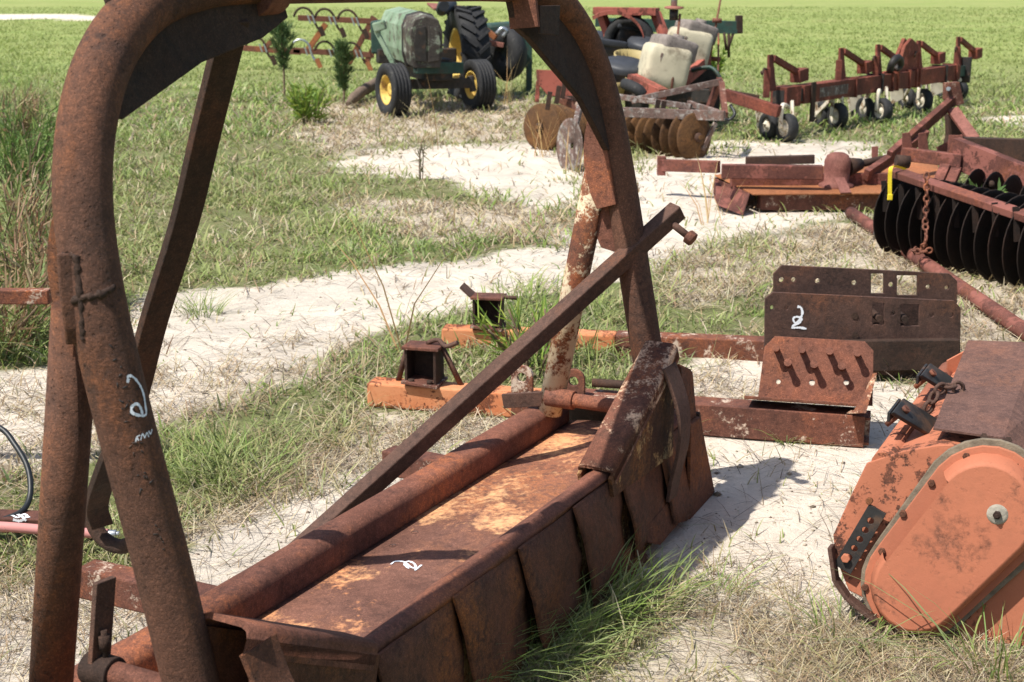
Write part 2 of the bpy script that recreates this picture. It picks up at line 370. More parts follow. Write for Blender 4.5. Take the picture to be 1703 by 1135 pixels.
gy = np.concatenate([np.linspace(-200, 0, 9), np.linspace(.5, 9, 190), 9 + np.cumsum(np.linspace(.05, .35, 95)), np.geomspace(30, 2500, 90)])
gy = np.unique(gy); GX, GY = np.meshgrid(gx, gy); fx_, fy_ = GX.ravel(), GY.ravel()
GZ = gz(fx_, fy_); ms, mt, ml = masks(fx_, fy_)
nx, ny = len(gx), len(gy)
me = bpy.data.meshes.new('ground'); co = np.stack([fx_, fy_, GZ], 1)
ii = (np.arange(ny - 1)[:, None] * nx + np.arange(nx - 1)[None, :]).ravel()
qd = np.stack([ii, ii + 1, ii + nx + 1, ii + nx], 1)
def np_mesh(me, co, loops, starts, tint=None, smooth=True):
    me.vertices.add(len(co)); me.vertices.foreach_set('co', co.astype(np.float32).ravel())
    me.loops.add(len(loops)); me.loops.foreach_set('vertex_index', loops.astype(np.int32))
    me.polygons.add(len(starts)); me.polygons.foreach_set('loop_start', starts.astype(np.int32))
    if smooth: me.polygons.foreach_set('use_smooth', np.ones(len(starts), bool))
    me.update(calc_edges=True)
    if tint is not None:
        a = me.color_attributes.new('tint', 'FLOAT_COLOR', 'POINT'); a.data.foreach_set('color', np.concatenate([tint, np.ones((len(tint), 1))], 1).astype(np.float32).ravel())
np_mesh(me, co, qd.ravel(), np.arange(len(qd)) * 4, np.stack([ms, mt, ml], 1))
m, nt, b = mat_new('sandy_field'); k = N(nt); vec = k.coord()
a_ = nt.nodes.new('ShaderNodeAttribute'); a_.attribute_name = 'tint'; sx = nt.nodes.new('ShaderNodeSeparateColor'); k.L(a_.outputs['Color'], sx.inputs[0])
nA = k.noise(vec, 2.2, 8, .65); nB = k.noise(vec, 17, 8, .7); nC = k.noise(vec, 90, 5, .7); nD = k.noise(vec, .35, 5, .6)
sand = k.mix(k.g(nA, .35, .7), (.70, .615, .51), (.62, .55, .465)); sand = k.mix(k.math('MULTIPLY', k.g(nB, .46, .72), .6), sand, (.50, .435, .36))
sand = k.mix(k.math('MULTIPLY', k.g(nC, .58, .72), .6), sand, (.30, .245, .19)); sand = k.mix(k.math('MULTIPLY', k.g(k.noise(vec, 1.0, 4), .56, .7), .35), sand, (.70, .52, .34))
sand = k.mix(k.math('MULTIPLY', k.g(k.noise(vec, .8, 9, .72, .5), .47, .61), .66), sand, (.42, .375, .315)); sand = k.mix(k.math('MULTIPLY', k.g(k.noise(k.coord((.8, 3.2, 1)), 3.0, 7, .75, .8), .60, .70), .55), sand, (.33, .28, .225))
thatch = k.mix(k.g(nB, .32, .66), (.40, .335, .25), (.62, .545, .44)); thatch = k.mix(k.math('MULTIPLY', k.g(nC, .5, .66), .7), thatch, (.20, .155, .11))
turf = k.mix(k.g(nA, .34, .64), (.125, .155, .052), (.185, .185, .085)); turf = k.mix(k.math('MULTIPLY', k.g(nB, .46, .68), .65), turf, (.24, .21, .125)); turf = k.mix(k.math('MULTIPLY', k.g(nC, .52, .68), .5), turf, (.055, .068, .025))
# the mown field beyond: long soft streaks of lighter and browner grass
vf = k.coord((.16, .16, 1)); nF = k.noise(vf, 1.0, 9, .7, .3); nG = k.noise(k.coord((1.5, 1.1, 1)), 1.0, 9, .8)
far = k.mix(k.g(nF, .36, .64), (.215, .275, .08), (.30, .32, .12)); far = k.mix(k.math('MULTIPLY', k.g(nD, .56, .7), .4), far, (.29, .235, .13)); far = k.mix(k.math('MULTIPLY', k.g(nG, .48, .72), .5), far, (.09, .14, .035))
sp = nt.nodes.new('ShaderNodeSeparateXYZ'); k.L(vec, sp.inputs[0])
turf = k.mix(k.ramp(k.math('DIVIDE', sp.outputs[1], 60.0), [(.36, (0, 0, 0)), (.6, (1, 1, 1))]), turf, far)
nz = k.math('MULTIPLY', k.math('SUBTRACT', nB, .5), .9)
c = k.mix(k.g(k.math('ADD', sx.outputs[1], nz), .35, .65), turf, thatch)
c = k.mix(k.g(k.math('ADD', sx.outputs[0], k.math('MULTIPLY', nz, .8)), .36, .62), c, sand)
k.L(c, b.inputs['Base Color']); b.inputs['Roughness'].default_value = .95; b.inputs['Specular IOR Level'].default_value = .1
pv = k.bump(nA, .5, .06, b); pv = k.bump(nB, .6, .03, b, pv); k.bump(nC, .6, .012, b, pv)
me.materials.append(m); g = bpy.data.objects.new('ground', me); COL.objects.link(g); g['kind'] = 'structure'

# ------------------------------------------------------------------ blades
def blades_mesh(name, P, h, w, lean, bend, tint, mat, az=None, tip=None):
    n = len(P); az = rng.uniform(0, 2 * np.pi, n) if az is None else az
    dx, dy = np.cos(az), np.sin(az); fa = az + np.pi / 2 + rng.normal(0, .5, n); wx, wy = np.cos(fa), np.sin(fa)
    co = np.empty((n, 7, 3)); j = 0; tt = np.empty((n, 7, 3))
    for t, ww in ((0, 1), (.38, .95), (.74, .62), (1, 0)):
        out = (lean * t + bend * t * t) * h; zz = h * (t - .35 * np.clip(bend, 0, 1.6) * t ** 2.5)
        zz = np.where(lean > 2, h * .4 * np.sin(t * 2.6), zz)
        for sgn in ((-1, 1) if ww else (0,)):
            co[:, j, 0] = P[:, 0] + dx * out + wx * w * ww * sgn / 2; co[:, j, 1] = P[:, 1] + dy * out + wy * w * ww * sgn / 2; co[:, j, 2] = P[:, 2] + zz
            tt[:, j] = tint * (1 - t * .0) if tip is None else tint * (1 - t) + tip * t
            j += 1
    base = np.arange(n)[:, None] * 7
    lp = (base + np.array([0, 1, 3, 2, 2, 3, 5, 4, 4, 5, 6])[None]).ravel(); st = (np.arange(n)[:, None] * 11 + np.array([0, 4, 8])[None]).ravel()
    me = bpy.data.meshes.new(name); np_mesh(me, co.reshape(-1, 3), lp, st, tt.reshape(-1, 3)); me.materials.append(mat)
    o = bpy.data.objects.new(name, me); COL.objects.link(o); return o
GREENS = np.array([(.17, .25, .05), (.23, .30, .075), (.13, .20, .04), (.29, .33, .12), (.20, .25, .10)])
STRAWS = np.array([(.42, .34, .21), (.34, .26, .15), (.50, .43, .30), (.26, .18, .10), (.20, .16, .12)])
def pick(A, n, jit=.18): return np.clip(A[rng.integers(0, len(A), n)] * rng.uniform(1 - jit, 1 + jit, (n, 1)) * rng.uniform(.93, 1.07, (n, 3)), 0, 1)
def scatter(n, y0, y1, power=2.0):
    u = rng.uniform(0, 1, n); y = (y0 ** (2 - power) + u * (y1 ** (2 - power) - y0 ** (2 - power))) ** (1 / (2 - power)) if power != 2 else y0 * (y1 / y0) ** u
    x = rng.uniform(-.46, .46, n) * y + rng.uniform(-.3, .3, n); return x, y
if 1:
    x, y = scatter(820000, 2.4, 130, 2.05)
    s, t, l = masks(x, y); cl = fbm(x, y, 3.2, 51, 3); c2 = fbm(x, y, .9, 57, 3); c3 = fbm(x, y, .28, 61, 3)
    near = np.clip((9 - y) / 5, 0, 1)
    dens = (1 - s) * np.clip((cl - .30 - .10 * near) * (3.0 + 1.5 * near), .05 + .12 * (1 - near), 1) * (1 - .72 * t) * np.where(y > 11, .95, .70) * np.clip((c2 - .18) * 3, .4, 1)
    dens = np.maximum(dens, l * (1 - .75 * s) * np.clip((cl - .30) * 4, .12, .75)); dens = np.maximum(dens, .022 * np.clip((cl - .48) * 6, 0, 1))
    keep = rng.uniform(0, 1, len(x)) < dens; x, y, s, t, l, cl, c2, c3, near = (q[keep] for q in (x, y, s, t, l, cl, c2, c3, near)); n = len(x)
    far_ = np.clip((y - 3) / 20, 0, 1); tall = np.where((x < -.30 * y) & (y < 14), l, .45 * l)
    h = (rng.gamma(3, .333, n) * (.040 + .04 * far_ + .0004 * np.clip(y - 25, 0, 80))) * np.where(y > 24, .62, 1) * (.55 + .9 * c2) * (1 + 1.3 * tall)
    w = .0030 + .0011 * np.clip(y - 3, 0, 21) + .0005 * np.clip(y - 24, 0, 130) + rng.uniform(0, .0018, n) + np.where(rng.uniform(0, 1, n) < .06, .005, 0)
    tint = pick(GREENS, n); dry = rng.uniform(0, 1, n) < (.20 + .45 * t + .12 * near) * (1 - .75 * l) * np.clip(1.3 - y / 60, .25, 1); tint[dry] = pick(STRAWS, dry.sum())
    tint = tint * (.80 + .5 * fbm(x, y, .5, 71, 3))[:, None]; yl = np.clip((c3 - .42) * 2.5, 0, .5)[:, None]; tint = tint * (1 - yl) + np.array([.27, .27, .11]) * yl; fb2 = np.clip((y - 20) / 20, 0, .7)[:, None]; tint = tint * (1 - fb2) + np.array([.265, .315, .10]) * fb2
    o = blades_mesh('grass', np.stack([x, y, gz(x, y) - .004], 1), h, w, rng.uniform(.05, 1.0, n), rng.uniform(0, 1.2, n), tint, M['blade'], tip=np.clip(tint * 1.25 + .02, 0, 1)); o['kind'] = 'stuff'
    # dead, flattened straw
    x, y = scatter(260000, 2.4, 22, 2.0); s, t, l = masks(x, y); cl = fbm(x, y, 4.0, 81, 3)
    dens = np.clip(t * (1 - .55 * s) + .22 * (1 - s) + .05, 0, 1) * np.clip((cl - .33) * 4, .02, 1); keep = rng.uniform(0, 1, len(x)) < dens * .8; x, y = x[keep], y[keep]; n = len(x)
    h = rng.uniform(.02, .06, n) * (1 + y * .05); w = .002 + .0008 * np.clip(y - 3, 0, 30)
    o = blades_mesh('dead_grass', np.stack([x, y, gz(x, y) + .002], 1), h, w, rng.uniform(.8, 3.2, n), rng.uniform(0, .5, n), pick(STRAWS, n, .3), M['straw']); o['kind'] = 'stuff'
    # dead stems and roots lying on the bare sand
    x, y = scatter(5200, 2.4, 16, 1.7); s, t, l = masks(x, y); keep = rng.uniform(0, 1, len(x)) < np.clip(.2 + s + t, 0, 1) * .8; x, y = x[keep], y[keep]; n = len(x)
    o = blades_mesh('dead_stems', np.stack([x, y, gz(x, y) + .003], 1), rng.uniform(.012, .05, n) * (1 + y * .06), .0016 + .0006 * np.clip(y - 3, 0, 30), rng.uniform(2.5, 7, n), rng.uniform(-1.5, 1.5, n), pick(np.array([(.16, .115, .08), (.24, .18, .12), (.10, .075, .055)]), n), M['straw']); o['kind'] = 'stuff'
    # crumbs of soil, small stones and bark
    x, y = scatter(9000, 2.4, 14, 1.8); s, t, l = masks(x, y); keep = rng.uniform(0, 1, len(x)) < (.25 + .75 * s); x, y = x[keep], y[keep]; n = len(x)
    r = np.exp(rng.normal(-5.6, .55, n)) * 1.0; base = np.array([(1, 0, 0), (0, 1, 0), (-1, 0, 0), (0, -1, 0), (0, 0, 1), (0, 0, -1)], float)
    co = base[None] * r[:, None, None] * rng.uniform(.5, 1.3, (n, 6, 1)); co[:, :, 2] *= .6; co += np.stack([x, y, gz(x, y) + r * .2], 1)[:, None]
    fc = np.array([(0, 1, 4), (1, 2, 4), (2, 3, 4), (3, 0, 4), (1, 0, 5), (2, 1, 5), (3, 2, 5), (0, 3, 5)]); lp = (np.arange(n)[:, None, None] * 6 + fc[None]).ravel()
    tc = np.repeat(pick(np.array([(.5, .43, .34), (.34, .28, .21), (.2, .15, .11), (.6, .53, .44)]), n)[:, None], 6, 1).reshape(-1, 3)
    me = bpy.data.meshes.new('pebbles'); np_mesh(me, co.reshape(-1, 3), lp, np.arange(n * 8) * 3, tc, False); me.materials.append(M['straw'])
    o = bpy.data.objects.new('pebbles', me); COL.objects.link(o); o['kind'] = 'stuff'
def tuft(name, loc, n, h, w, spread, label, cat, group=None, cols=GREENS, lean=(.1, .8), bend=(.2, 1.2), mat=None, tip=None):
    a = rng.uniform(0, 2 * np.pi, n); r = spread * np.sqrt(rng.uniform(0, 1, n)); P = np.stack([r * np.cos(a), r * np.sin(a), np.full(n, -.006)], 1)
    tn = pick(cols, n); o = blades_mesh(name, P, rng.uniform(.45, 1.1, n) * h, np.full(n, w) * rng.uniform(.6, 1.2, n), rng.uniform(*lean, n), rng.uniform(*bend, n), tn, mat or M['blade'], az=a + rng.normal(0, .6, n), tip=np.clip(tn * 1.2 + .015, 0, 1))
    o.location = (loc[0], loc[1], float(gz(loc[0], loc[1]))); return tag(o, label, cat, group)
G1 = 'grass tufts around the scraper'
for (u, v, n, h, sp, lab) in ((965, 1025, 260, .20, .15, 'dense long bladed grass tuft growing against the front cutting plates'), (850, 1100, 240, .21, .18, 'grass tuft at the bottom edge of the photo below the scraper skirt'),
        (395, 800, 170, .16, .19, 'leafy grass tuft on the sand left of the leaning square bar'), (1085, 1000, 70, .16, .10, 'thin grass tuft near the far end of the scraper skirt'),
        (1310, 735, 40, .09, .035, 'tiny dry grass tuft at the foot of the front channel beam'), (1200, 985, 24, .13, .05, 'small spiky grass tuft alone on the sand right of the scraper'),
        (1660, 1120, 60, .26, .09, 'grass tuft with broad blades in front of the orange tiller'), (335, 520, 90, .16, .10, 'grey green grass tuft on the sandy track beside the curved brace'),
        (700, 1150, 230, .23, .16, 'short grass tuft under the near cutting plates'), (1410, 1060, 70, .14, .10, 'low grass tuft under the lower left corner of the tiller')):
    p = on(u, v); tuft('grass_tuft', p, n, h, .0048, sp, lab, 'grass tuft', G1)

# ================================================================== FOREGROUND: arch framed land scraper
SO = V((-.298, 2.635, 0)); SD = V((.469, .883, 0)).normalized(); SN = V((-.883, .469, 0)).normalized()
def L(x, y, z): return SO + SD * x + SN * y + V((0, 0, z))
S = thing('land_scraper', 'large rusty land scraper with bent pipe arch and long orange pan, in the foreground', 'farm implement', tuple(L(.6, .2, 0)))
X0, X1 = -.78, 1.91
def along(prof, x0, x1, n, jit=0.0, closed=True):
    rings = []
    for i in range(n + 1):
        x = x0 + (x1 - x0) * i / n
        rings.append([L(x, y + jit * (float(vnoise(np.array([x * 3.]), np.array([j * 2.3]), 1.0, 5)[0]) - .5), z + jit * (float(vnoise(np.array([x * 2.6]), np.array([j * 1.7 + 9]), 1.0, 8)[0]) - .5)) for j, (y, z) in enumerate(prof)])
    return rings
# pan: shallow trough between rail and ridge, 8 mm sheet
rst = [(-.018, .345), (.000, .360), (.022, .360), (.050, .340), (.080, .310), (.098, .288)]
mb = MB(); mb.loft(along(rst + [(y, z - .012) for y, z in rst[::-1]], X0, X1, 46, .010), smooth=True, closed=True); mb.build('ridge_strip', M['rail'], S)
top = [(.092, .284), (.11, .274), (.14, .268), (.18, .266), (.22, .263), (.26, .260), (.30, .256), (.34, .252), (.38, .247), (.440, .242)]
mb = MB(); mb.loft(along(top + [(y, z - .010) for y, z in top[::-1]], X0, X1, 46, .010), smooth=True, closed=True)
pan_bvh = mb.bvh(); pan = mb.build('pan', M['pan'], S)
chalk('chalk_number', pan_bvh, ([(650, 940), (658, 935), (672, 936), (682, 944), (691, 946), (689, 939), (679, 935), (673, 940), (680, 947)], [(690, 950), (701, 941)]), 4.5, pan, M['chalk'], 'white hand painted 19 seen upside down')
for (u, v) in ((690, 886), (653, 908), (620, 893)):
    h = pan_bvh.ray_cast(EYE, ray(u, v).normalized())
    if h[0]: MB().lathe(h[0] + V((0, 0, .001)), h[1], [(.0001, .001), (.009, .0012), (.010, 0)], 12).build('rust_hole', M['black'], pan)
# rail: rounded box tube behind the pan
def rrect(y0, z0, y1, z1, r=.018, n=4):
    out = []
    for cx, cz, a in ((y1 - r, z1 - r, 0), (y0 + r, z1 - r, 90), (y0 + r, z0 + r, 180), (y1 - r, z0 + r, 270)):
        for i in range(n + 1): w = R(a + 90 * i / n); out.append((cx + r * math.cos(w), cz + r * math.sin(w)))
    return out
MB().loft(along(rrect(.436, .222, .535, .330, .030), X0, X1 - .03, 24, .004), closed=True).build('rail', M['rail'], S)
# back wall under the rail, curved like a mouldboard
bw = [(.50, .20), (.525, .12), (.535, .06), (.53, .0)]
MB().loft(along(bw + [(y - .012, z) for y, z in bw[::-1]], X0, X1, 10, .004), closed=True).build('back_wall', M['dark'], S)
# front wall: flaked ochre paint behind the cutting plates
fw = [(-.012, .335), (-.014, .22), (-.018, .10), (-.020, -.01)]
MB().loft(along(fw + [(y + .012, z) for y, z in fw[::-1]], X0, X1, 20, .004), closed=True).build('front_wall', M['ochre'], S)
# overlapping cutting plates: near edge proud, far edge tucked in
xs = [-.72, -.38, -.03, .30, .62, .94, 1.26, 1.56]; xe = [-.36, .00, .335, .655, .965, 1.285, 1.59, 1.86]
for i, (a, b) in enumerate(zip(xs, xe)):
    mb = MB(); out = [-.030 - random.uniform(0, .010), -.008]; bow = random.uniform(-.004, .010); tw = random.uniform(-.018, .018); z0 = (.0, -.01, .03, .015, .05, .035, .06, .04)[i]; cut = random.uniform(.03, .065); cols = []
    for ring in range(9):
        t = ring / 8; x = a + (b - a) * t; row = []; o = out[0] * (1 - t) + out[1] * t
        for q in range(7):
            s = q / 6; z = (.338 - .012 * t) * (1 - s) + z0 * s + (.014 * math.sin(t * 7 + i * 2) if q == 6 else 0); dn = (float(vnoise(np.array([x * 7.]), np.array([s * 4. + i]), 1.0, 17)[0]) - .5) * .022
            row.append(L(x + .05 * s + tw * s - cut * t ** 3 * s ** 1.2, o * (.5 + .5 * min(1, s * 2.2)) - (.026 - .014 * x / 2) * s ** 1.2 - bow * math.sin(s * 3.1) - .012 + dn * min(1, s * 3) - (.012 * s ** 4 if i > 3 else 0), z))
        cols.append(row)
    th = .008; back = [[p + SN * th for p in r] for r in cols]
    mb.loft(cols, True); mb.loft([r[::-1] for r in back], True)
    mb.loft([cols[0], back[0]], False); mb.loft([cols[-1], back[-1]], False); mb.loft([[r[0] for r in cols], [r[0] for r in back]], False); mb.loft([[r[-1] for r in cols], [r[-1] for r in back]], False)
    mb.build('cutting_plate', M['plate'], S)
# torn lower lip showing between the far plates
for x, z in ((1.22, .10), (1.47, .13)):
    mb = MB(); mb.sheet([L(x - .08, -.050, z - .02), L(x + .12, -.045, z + .0), L(x + .2, -.060, z - .09), L(x + .02, -.066, z - .10), L(x - .07, -.060, z - .06)], SN, .008); mb.build('torn_lip', M['plate'], S, bevel=.002)
# end plates
for x in (X0 - .01,):
    MB().sheet([L(x, -.03, .0), L(x, -.025, .31), L(x, .03, .345), L(x, .40, .345), L(x, .55, .30), L(x, .56, 0)], SD, .014).build('end_plate', M['dark'], S, bevel=.003)
MB().sheet([L(2.10, -.015, .0), L(1.915, -.03, .335), L(1.915, .40, .335), L(1.94, .545, .32), L(2.10, .545, .0)], SD + V((0, 0, .55)), .014).build('end_plate', M['dark'], S, bevel=.003)
MB().sheet([L(1.80, -.044, .0), L(1.80, -.036, .33), L(1.895, -.034, .33), L(2.085, -.030, .0)], SN * .95 + V((0, 0, .3)), .014).build('corner_plate', M['plate'], S, bevel=.003)
# the bent pipe arch, leaning back
def ay(z): return .05 + .2 * (z - .33)
PR = .051
Lp = [(-.475, .42), (-.482, .70), (-.495, 1.00), (-.495, 1.20), (-.472, 1.36), (-.415, 1.495), (-.33, 1.60), (-.21, 1.675), (-.06, 1.712), (.10, 1.722)]
Rp = [(1.16, 1.722), (1.36, 1.712), (1.50, 1.675), (1.62, 1.59), (1.70, 1.475), (1.742, 1.33), (1.755, 1.15), (1.756, .95), (1.752, .70), (1.75, .42)]
pts = [L(x, ay(z), z) for x, z in Lp + [(.45, 1.724), (.8, 1.724)] + Rp]
mb = MB(); mb.tube(bez(pts, 110), PR, 28); arch_bvh = mb.bvh(); arch = mb.build('arch_pipe', M['pipe'], S)
chalk('chalk_mark', arch_bvh, ([(211, 634), (213, 625), (222, 629), (231, 641), (237, 656), (240, 674), (241, 690), (230, 691), (219, 686), (219, 676), (227, 672), (233, 680), (236, 692)], [(213, 630), (211, 637)]), 5, arch, M['chalk'], 'white painted hook and loop mark')
chalk('chalk_scribble', arch_bvh, ([(225, 735), (227, 727), (232, 724)], [(227, 727), (230, 733)], [(233, 732), (236, 722), (240, 729)], [(240, 728), (243, 720), (246, 727)], [(246, 717), (249, 722), (251, 714)]), 2.4, arch, M['chalk'], 'small white scrawled letters')
# little chips of bright paint and pits on the near leg
for i in range(16):
    u, v = random.choice([(random.uniform(100, 130), random.uniform(240, 420)), (random.uniform(150, 250), random.uniform(500, 900))]); h = arch_bvh.ray_cast(EYE, ray(u, v).normalized())
    if h[0]: MB().lathe(h[0], h[1], [(.0001, .0016), (.0012, .0014), (.0018, 0)], 6).build('paint_chip', M['lichen_white'], arch)
for i in range(34):
    t = random.uniform(0, 1); u, v = 188 + 75 * t + random.uniform(-10, 14), 570 + 350 * t; h = arch_bvh.ray_cast(EYE, ray(u, v).normalized())
    if h[0]:
        n_ = h[1]; a, b_ = perp(n_); q = a * random.uniform(-1, 1) + b_ * random.uniform(-1, 1); q.normalize(); ln = random.uniform(.002, .006)
        MB().tube([h[0] - q * ln, h[0] + n_ * .0006, h[0] + q * ln], [.0006, .0017, .0006], 6).build('pit', M['black'], arch)
# splice strap and weld beads on the near leg
def onpipe(u, v, off=.0):
    h = arch_bvh.ray_cast(EYE, ray(u, v).normalized()); return (h[0] + h[1] * off, h[1]) if h[0] else (None, None)
st = [onpipe(u, v, .005)[0] for u, v in ((112, 424), (114, 470), (118, 510), (122, 545), (124, 568))]
st = [p for p in st if p]
mb = MB()
for a, b in zip(st[:-1], st[1:]): mb.beam(a - (b - a) * .06, b + (b - a) * .12, .040, .020, up=(.35, -1, .15))
strap = mb.build('splice_strap', M['pipe'], S, bevel=.004)
def bead(uv, r, name='weld_bead', par=arch):
    P = [onpipe(u, v, .002)[0] for u, v in uv]; P = [p for p in P if p]
    if len(P) < 2: return
    P = bez(P, 26); mb = MB(); mb.tube([p + V((random.uniform(-1, 1), 0, random.uniform(-1, 1))) * .0016 for p in P], [r * random.uniform(.7, 1.35) for _ in P], 8); mb.build(name, M['dark'], par)
bead([(126, 425), (128, 450), (131, 480), (134, 510), (136, 545), (137, 566)], .006)
bead([(110, 505), (125, 500), (142, 495), (160, 492), (178, 485), (190, 478)], .007)
bead([(100, 428), (110, 424), (124, 426)], .005)
# corner gusset plates under the bends
def gus(name, poly, th, mat): MB().sheet([L(x, ay(z) + .004, z) for x, z in poly], SN, th).build(name, mat, S, bevel=.002)
MB().sheet([L(x, ay(z) + .004, z) for x, z in [(-.40, 1.50), (-.345, 1.475), (-.10, 1.565), (.10, 1.605), (.20, 1.645), (.19, 1.70), (-.1, 1.695), (-.30, 1.60)]], SN, .022).build('corner_gusset', M['dark'], S, bevel=.003)
MB().sheet([L(x, ay(z) + .004, z) for x, z in [(1.22, 1.69), (1.23, 1.60), (1.30, 1.565), (1.56, 1.385), (1.69, 1.22), (1.74, 1.20), (1.72, 1.38), (1.62, 1.56), (1.42, 1.70)]], SN, .022).build('corner_gusset', M['dark'], S, bevel=.003)
mb = MB(); mb.beam(L(1.235, ay(1.62) - .03, 1.60), L(1.225, ay(1.7) - .035, 1.735), .012, .09, up=SN); mb.build('stiffener_rib', M['rail'], S, bevel=.002)
MB().sheet([L(1.25, ay(1.6) - .062, 1.585), L(1.37, ay(1.6) - .062, 1.575), L(1.39, ay(1.65) - .066, 1.66), L(1.26, ay(1.65) - .066, 1.66)], SN, .008).build('patch_plate', M['dark'], S, bevel=.002)
# sleeve where the top pipe is lapped, end collar
mb = MB(); mb.tube([L(x, ay(1.715), 1.712) for x in (.10, .17)] , [.066, .063], 24); mb.build('pipe_collar', M['rail'], S, bevel=.002)
mb = MB()
for dx in (0, .035): mb.sheet([L(-.30 + dx, ay(1.66) + .01, 1.655), L(-.255 + dx, ay(1.66) + .01, 1.675), L(-.25 + dx, ay(1.72) + .03, 1.79), L(-.31 + dx, ay(1.72) + .03, 1.79)], SN, .016)
mb.build('top_lug', M['dark'], S, bevel=.002)
# rear legs and half round joint plates
for x, mt in ((-.48, M['pipe']), (1.75, M['cream_rust'])):
    P0, P1 = L(x - .01, .275, 1.16), L(x - .005, .445, .315)
    lg = MB().tube([P0, P1], .042, 24).build('rear_leg', mt, S, label='rear leg with flaking cream paint over rust' if x > 0 else None)
    for dx in ((-.048, -.016) if x > 0 else (.0,)):
        poly = [(x + dx, ay(1.42) + .03, 1.42)]
        for i in range(9):
            w = R(100 + 150 * 0 - 22.5 * i); poly.append((x + dx, ay(1.2) + .035 + (.050 if x > 0 else .085) * math.sin(math.pi * i / 8) ** .8, 1.40 - .37 * i / 8))
        MB().sheet([L(*p) for p in poly[1:]] + [L(x + dx, ay(1.05), 1.05), L(x + dx, ay(1.39), 1.39)], SD, .012).build('joint_plate', M['rail'] if x > 0 else M['pipe'], S, bevel=.002)
MB().sheet([L(1.742, .18, 1.06), L(1.742, .26, 1.14), L(1.742, .30, .98), L(1.742, .26, .90), L(1.742, .165, .88)], SD, .016).build('web_plate', M['rail'], S, bevel=.002)
# leg gussets: folded channels running from the legs down to the ridge
def gusset(xa, za, xb, zb, mat, mat2):
    mb = MB(); y0, y1 = -.04, .072; t = .012
    a, b = (L(xa, 0, za), L(xb, 0, zb)); d = (b - a).normalized(); nrm = SN.cross(d); nrm = nrm if nrm.z > 0 else -nrm
    n = 9; ring = []
    prof = [(y0, -.05), (y0, -.016), (y0 + .006, -.005), (y0 + .018, 0), (y1 - .018, 0), (y1 - .006, -.005), (y1, -.016), (y1, -.05)]
    for e in (a, b): ring.append([e + SN * y + nrm * h for y, h in prof])
    mb.loft([[*r] for r in ring], True); mb.loft([[p - nrm * t for p in r[::-1]] for r in ring], False)
    mb.loft([ring[0], [p - nrm * t for p in ring[0]]], False); mb.loft([ring[1], [p - nrm * t for p in ring[1]]], False)
    tp = mb.build('leg_gusset', mat, S)
    for y in (y0 + .007, y1 - .007):
        MB().sheet([L(xa, y, za - .03), L(xb, y, zb - .03), L(xb - (.02 if xb > xa else -.02), y, .285), L(xa, y, .27)], SN, .011).build('gusset_web', mat2, tp)
gusset(-.44, .600, -.03, .378, M['rail'], M['plate']); gusset(1.655, .635, 1.17, .375, M['gusset'], M['ochre'])
MB().sheet([L(1.79, .12, .525), L(1.79, .0, .525), L(1.90, .0, .48), L(1.93, .12, .465)], V((.2, 0, 1)), .012).build('outer_tab', M['orange_beam'], S, bevel=.002)
MB().sheet([L(1.79, .0, .525), L(1.90, .0, .48), L(1.90, -.02, .32), L(1.79, -.02, .32)], SN, .012).build('outer_web', M['plate'], S, bevel=.002)
MB().sheet([L(-.62, .545, .265), L(-.05, .545, .255), L(-.02, .70, .20), L(-.60, .72, .20)], V((0, 0, 1)), .010).build('rear_apron', M['pan'], S, bevel=.002)
# lower leg sleeves
for x in (-.477, 1.75):
    pass
# curved side straps in front of the gussets
for x in (-.42, 1.60):
    zo = 0 if x > 0 else -.03; P = bez([L(x, -.036, .578 + zo), L(x, -.066, .51 + zo), L(x, -.090, .43), L(x, -.092, .33), L(x, -.070, .22), L(x + .01, -.055, .14)], 22); mb = MB(); rings = []
    for i, p in enumerate(P):
        t = (P[min(i + 1, len(P) - 1)] - P[max(i - 1, 0)]).normalized(); nn = SD.cross(t); w = .048 - .012 * (i / len(P))
        rings.append([p + SD * w - nn * .006, p + SD * w + nn * .006, p - SD * w + nn * .006, p - SD * w - nn * .006])
    mb.loft(rings, False, True).build('curved_strap', M['bar'] if x > 0 else M['plate'], S, bevel=.002)
# hinge pins: pipe sleeve across the legs with a flat lever bar
for x, p2 in ((1.75, (1.70, .60, .345)), (-.48, (-.49, .26, .64))):
    ysl = .43 if x > 0 else .29; z = .378 if x > 0 else .462
    a = L(x - .03, ysl, z); b = L(x - .03, .02, z + .004)
    hp = MB().cyl(a, b, .024, 20).build('hinge_pin', M['rail'], S, bevel=.002)
    MB().cyl(a + (a - b) * .03, a.lerp(b, .22), .032, 20).build('hinge_sleeve', M['rail'] if x > 0 else M['dark'], hp, bevel=.003)
    e = L(*p2)
    MB().beam(a.lerp(b, .06), e, .012, .05, up=SD if x < 0 else (0, 0, 1)).build('lever_bar', M['bar'], hp, bevel=.002)
    if x < 0:
        q = a.lerp(b, .14) + V((0, 0, .045)); MB().hexbolt(q, (0, 0, 1), .011, .03).cyl(q - V((0, 0, .03)), q + V((0, 0, .04)), .006, 8).build('bolt', M['dark'], hp)
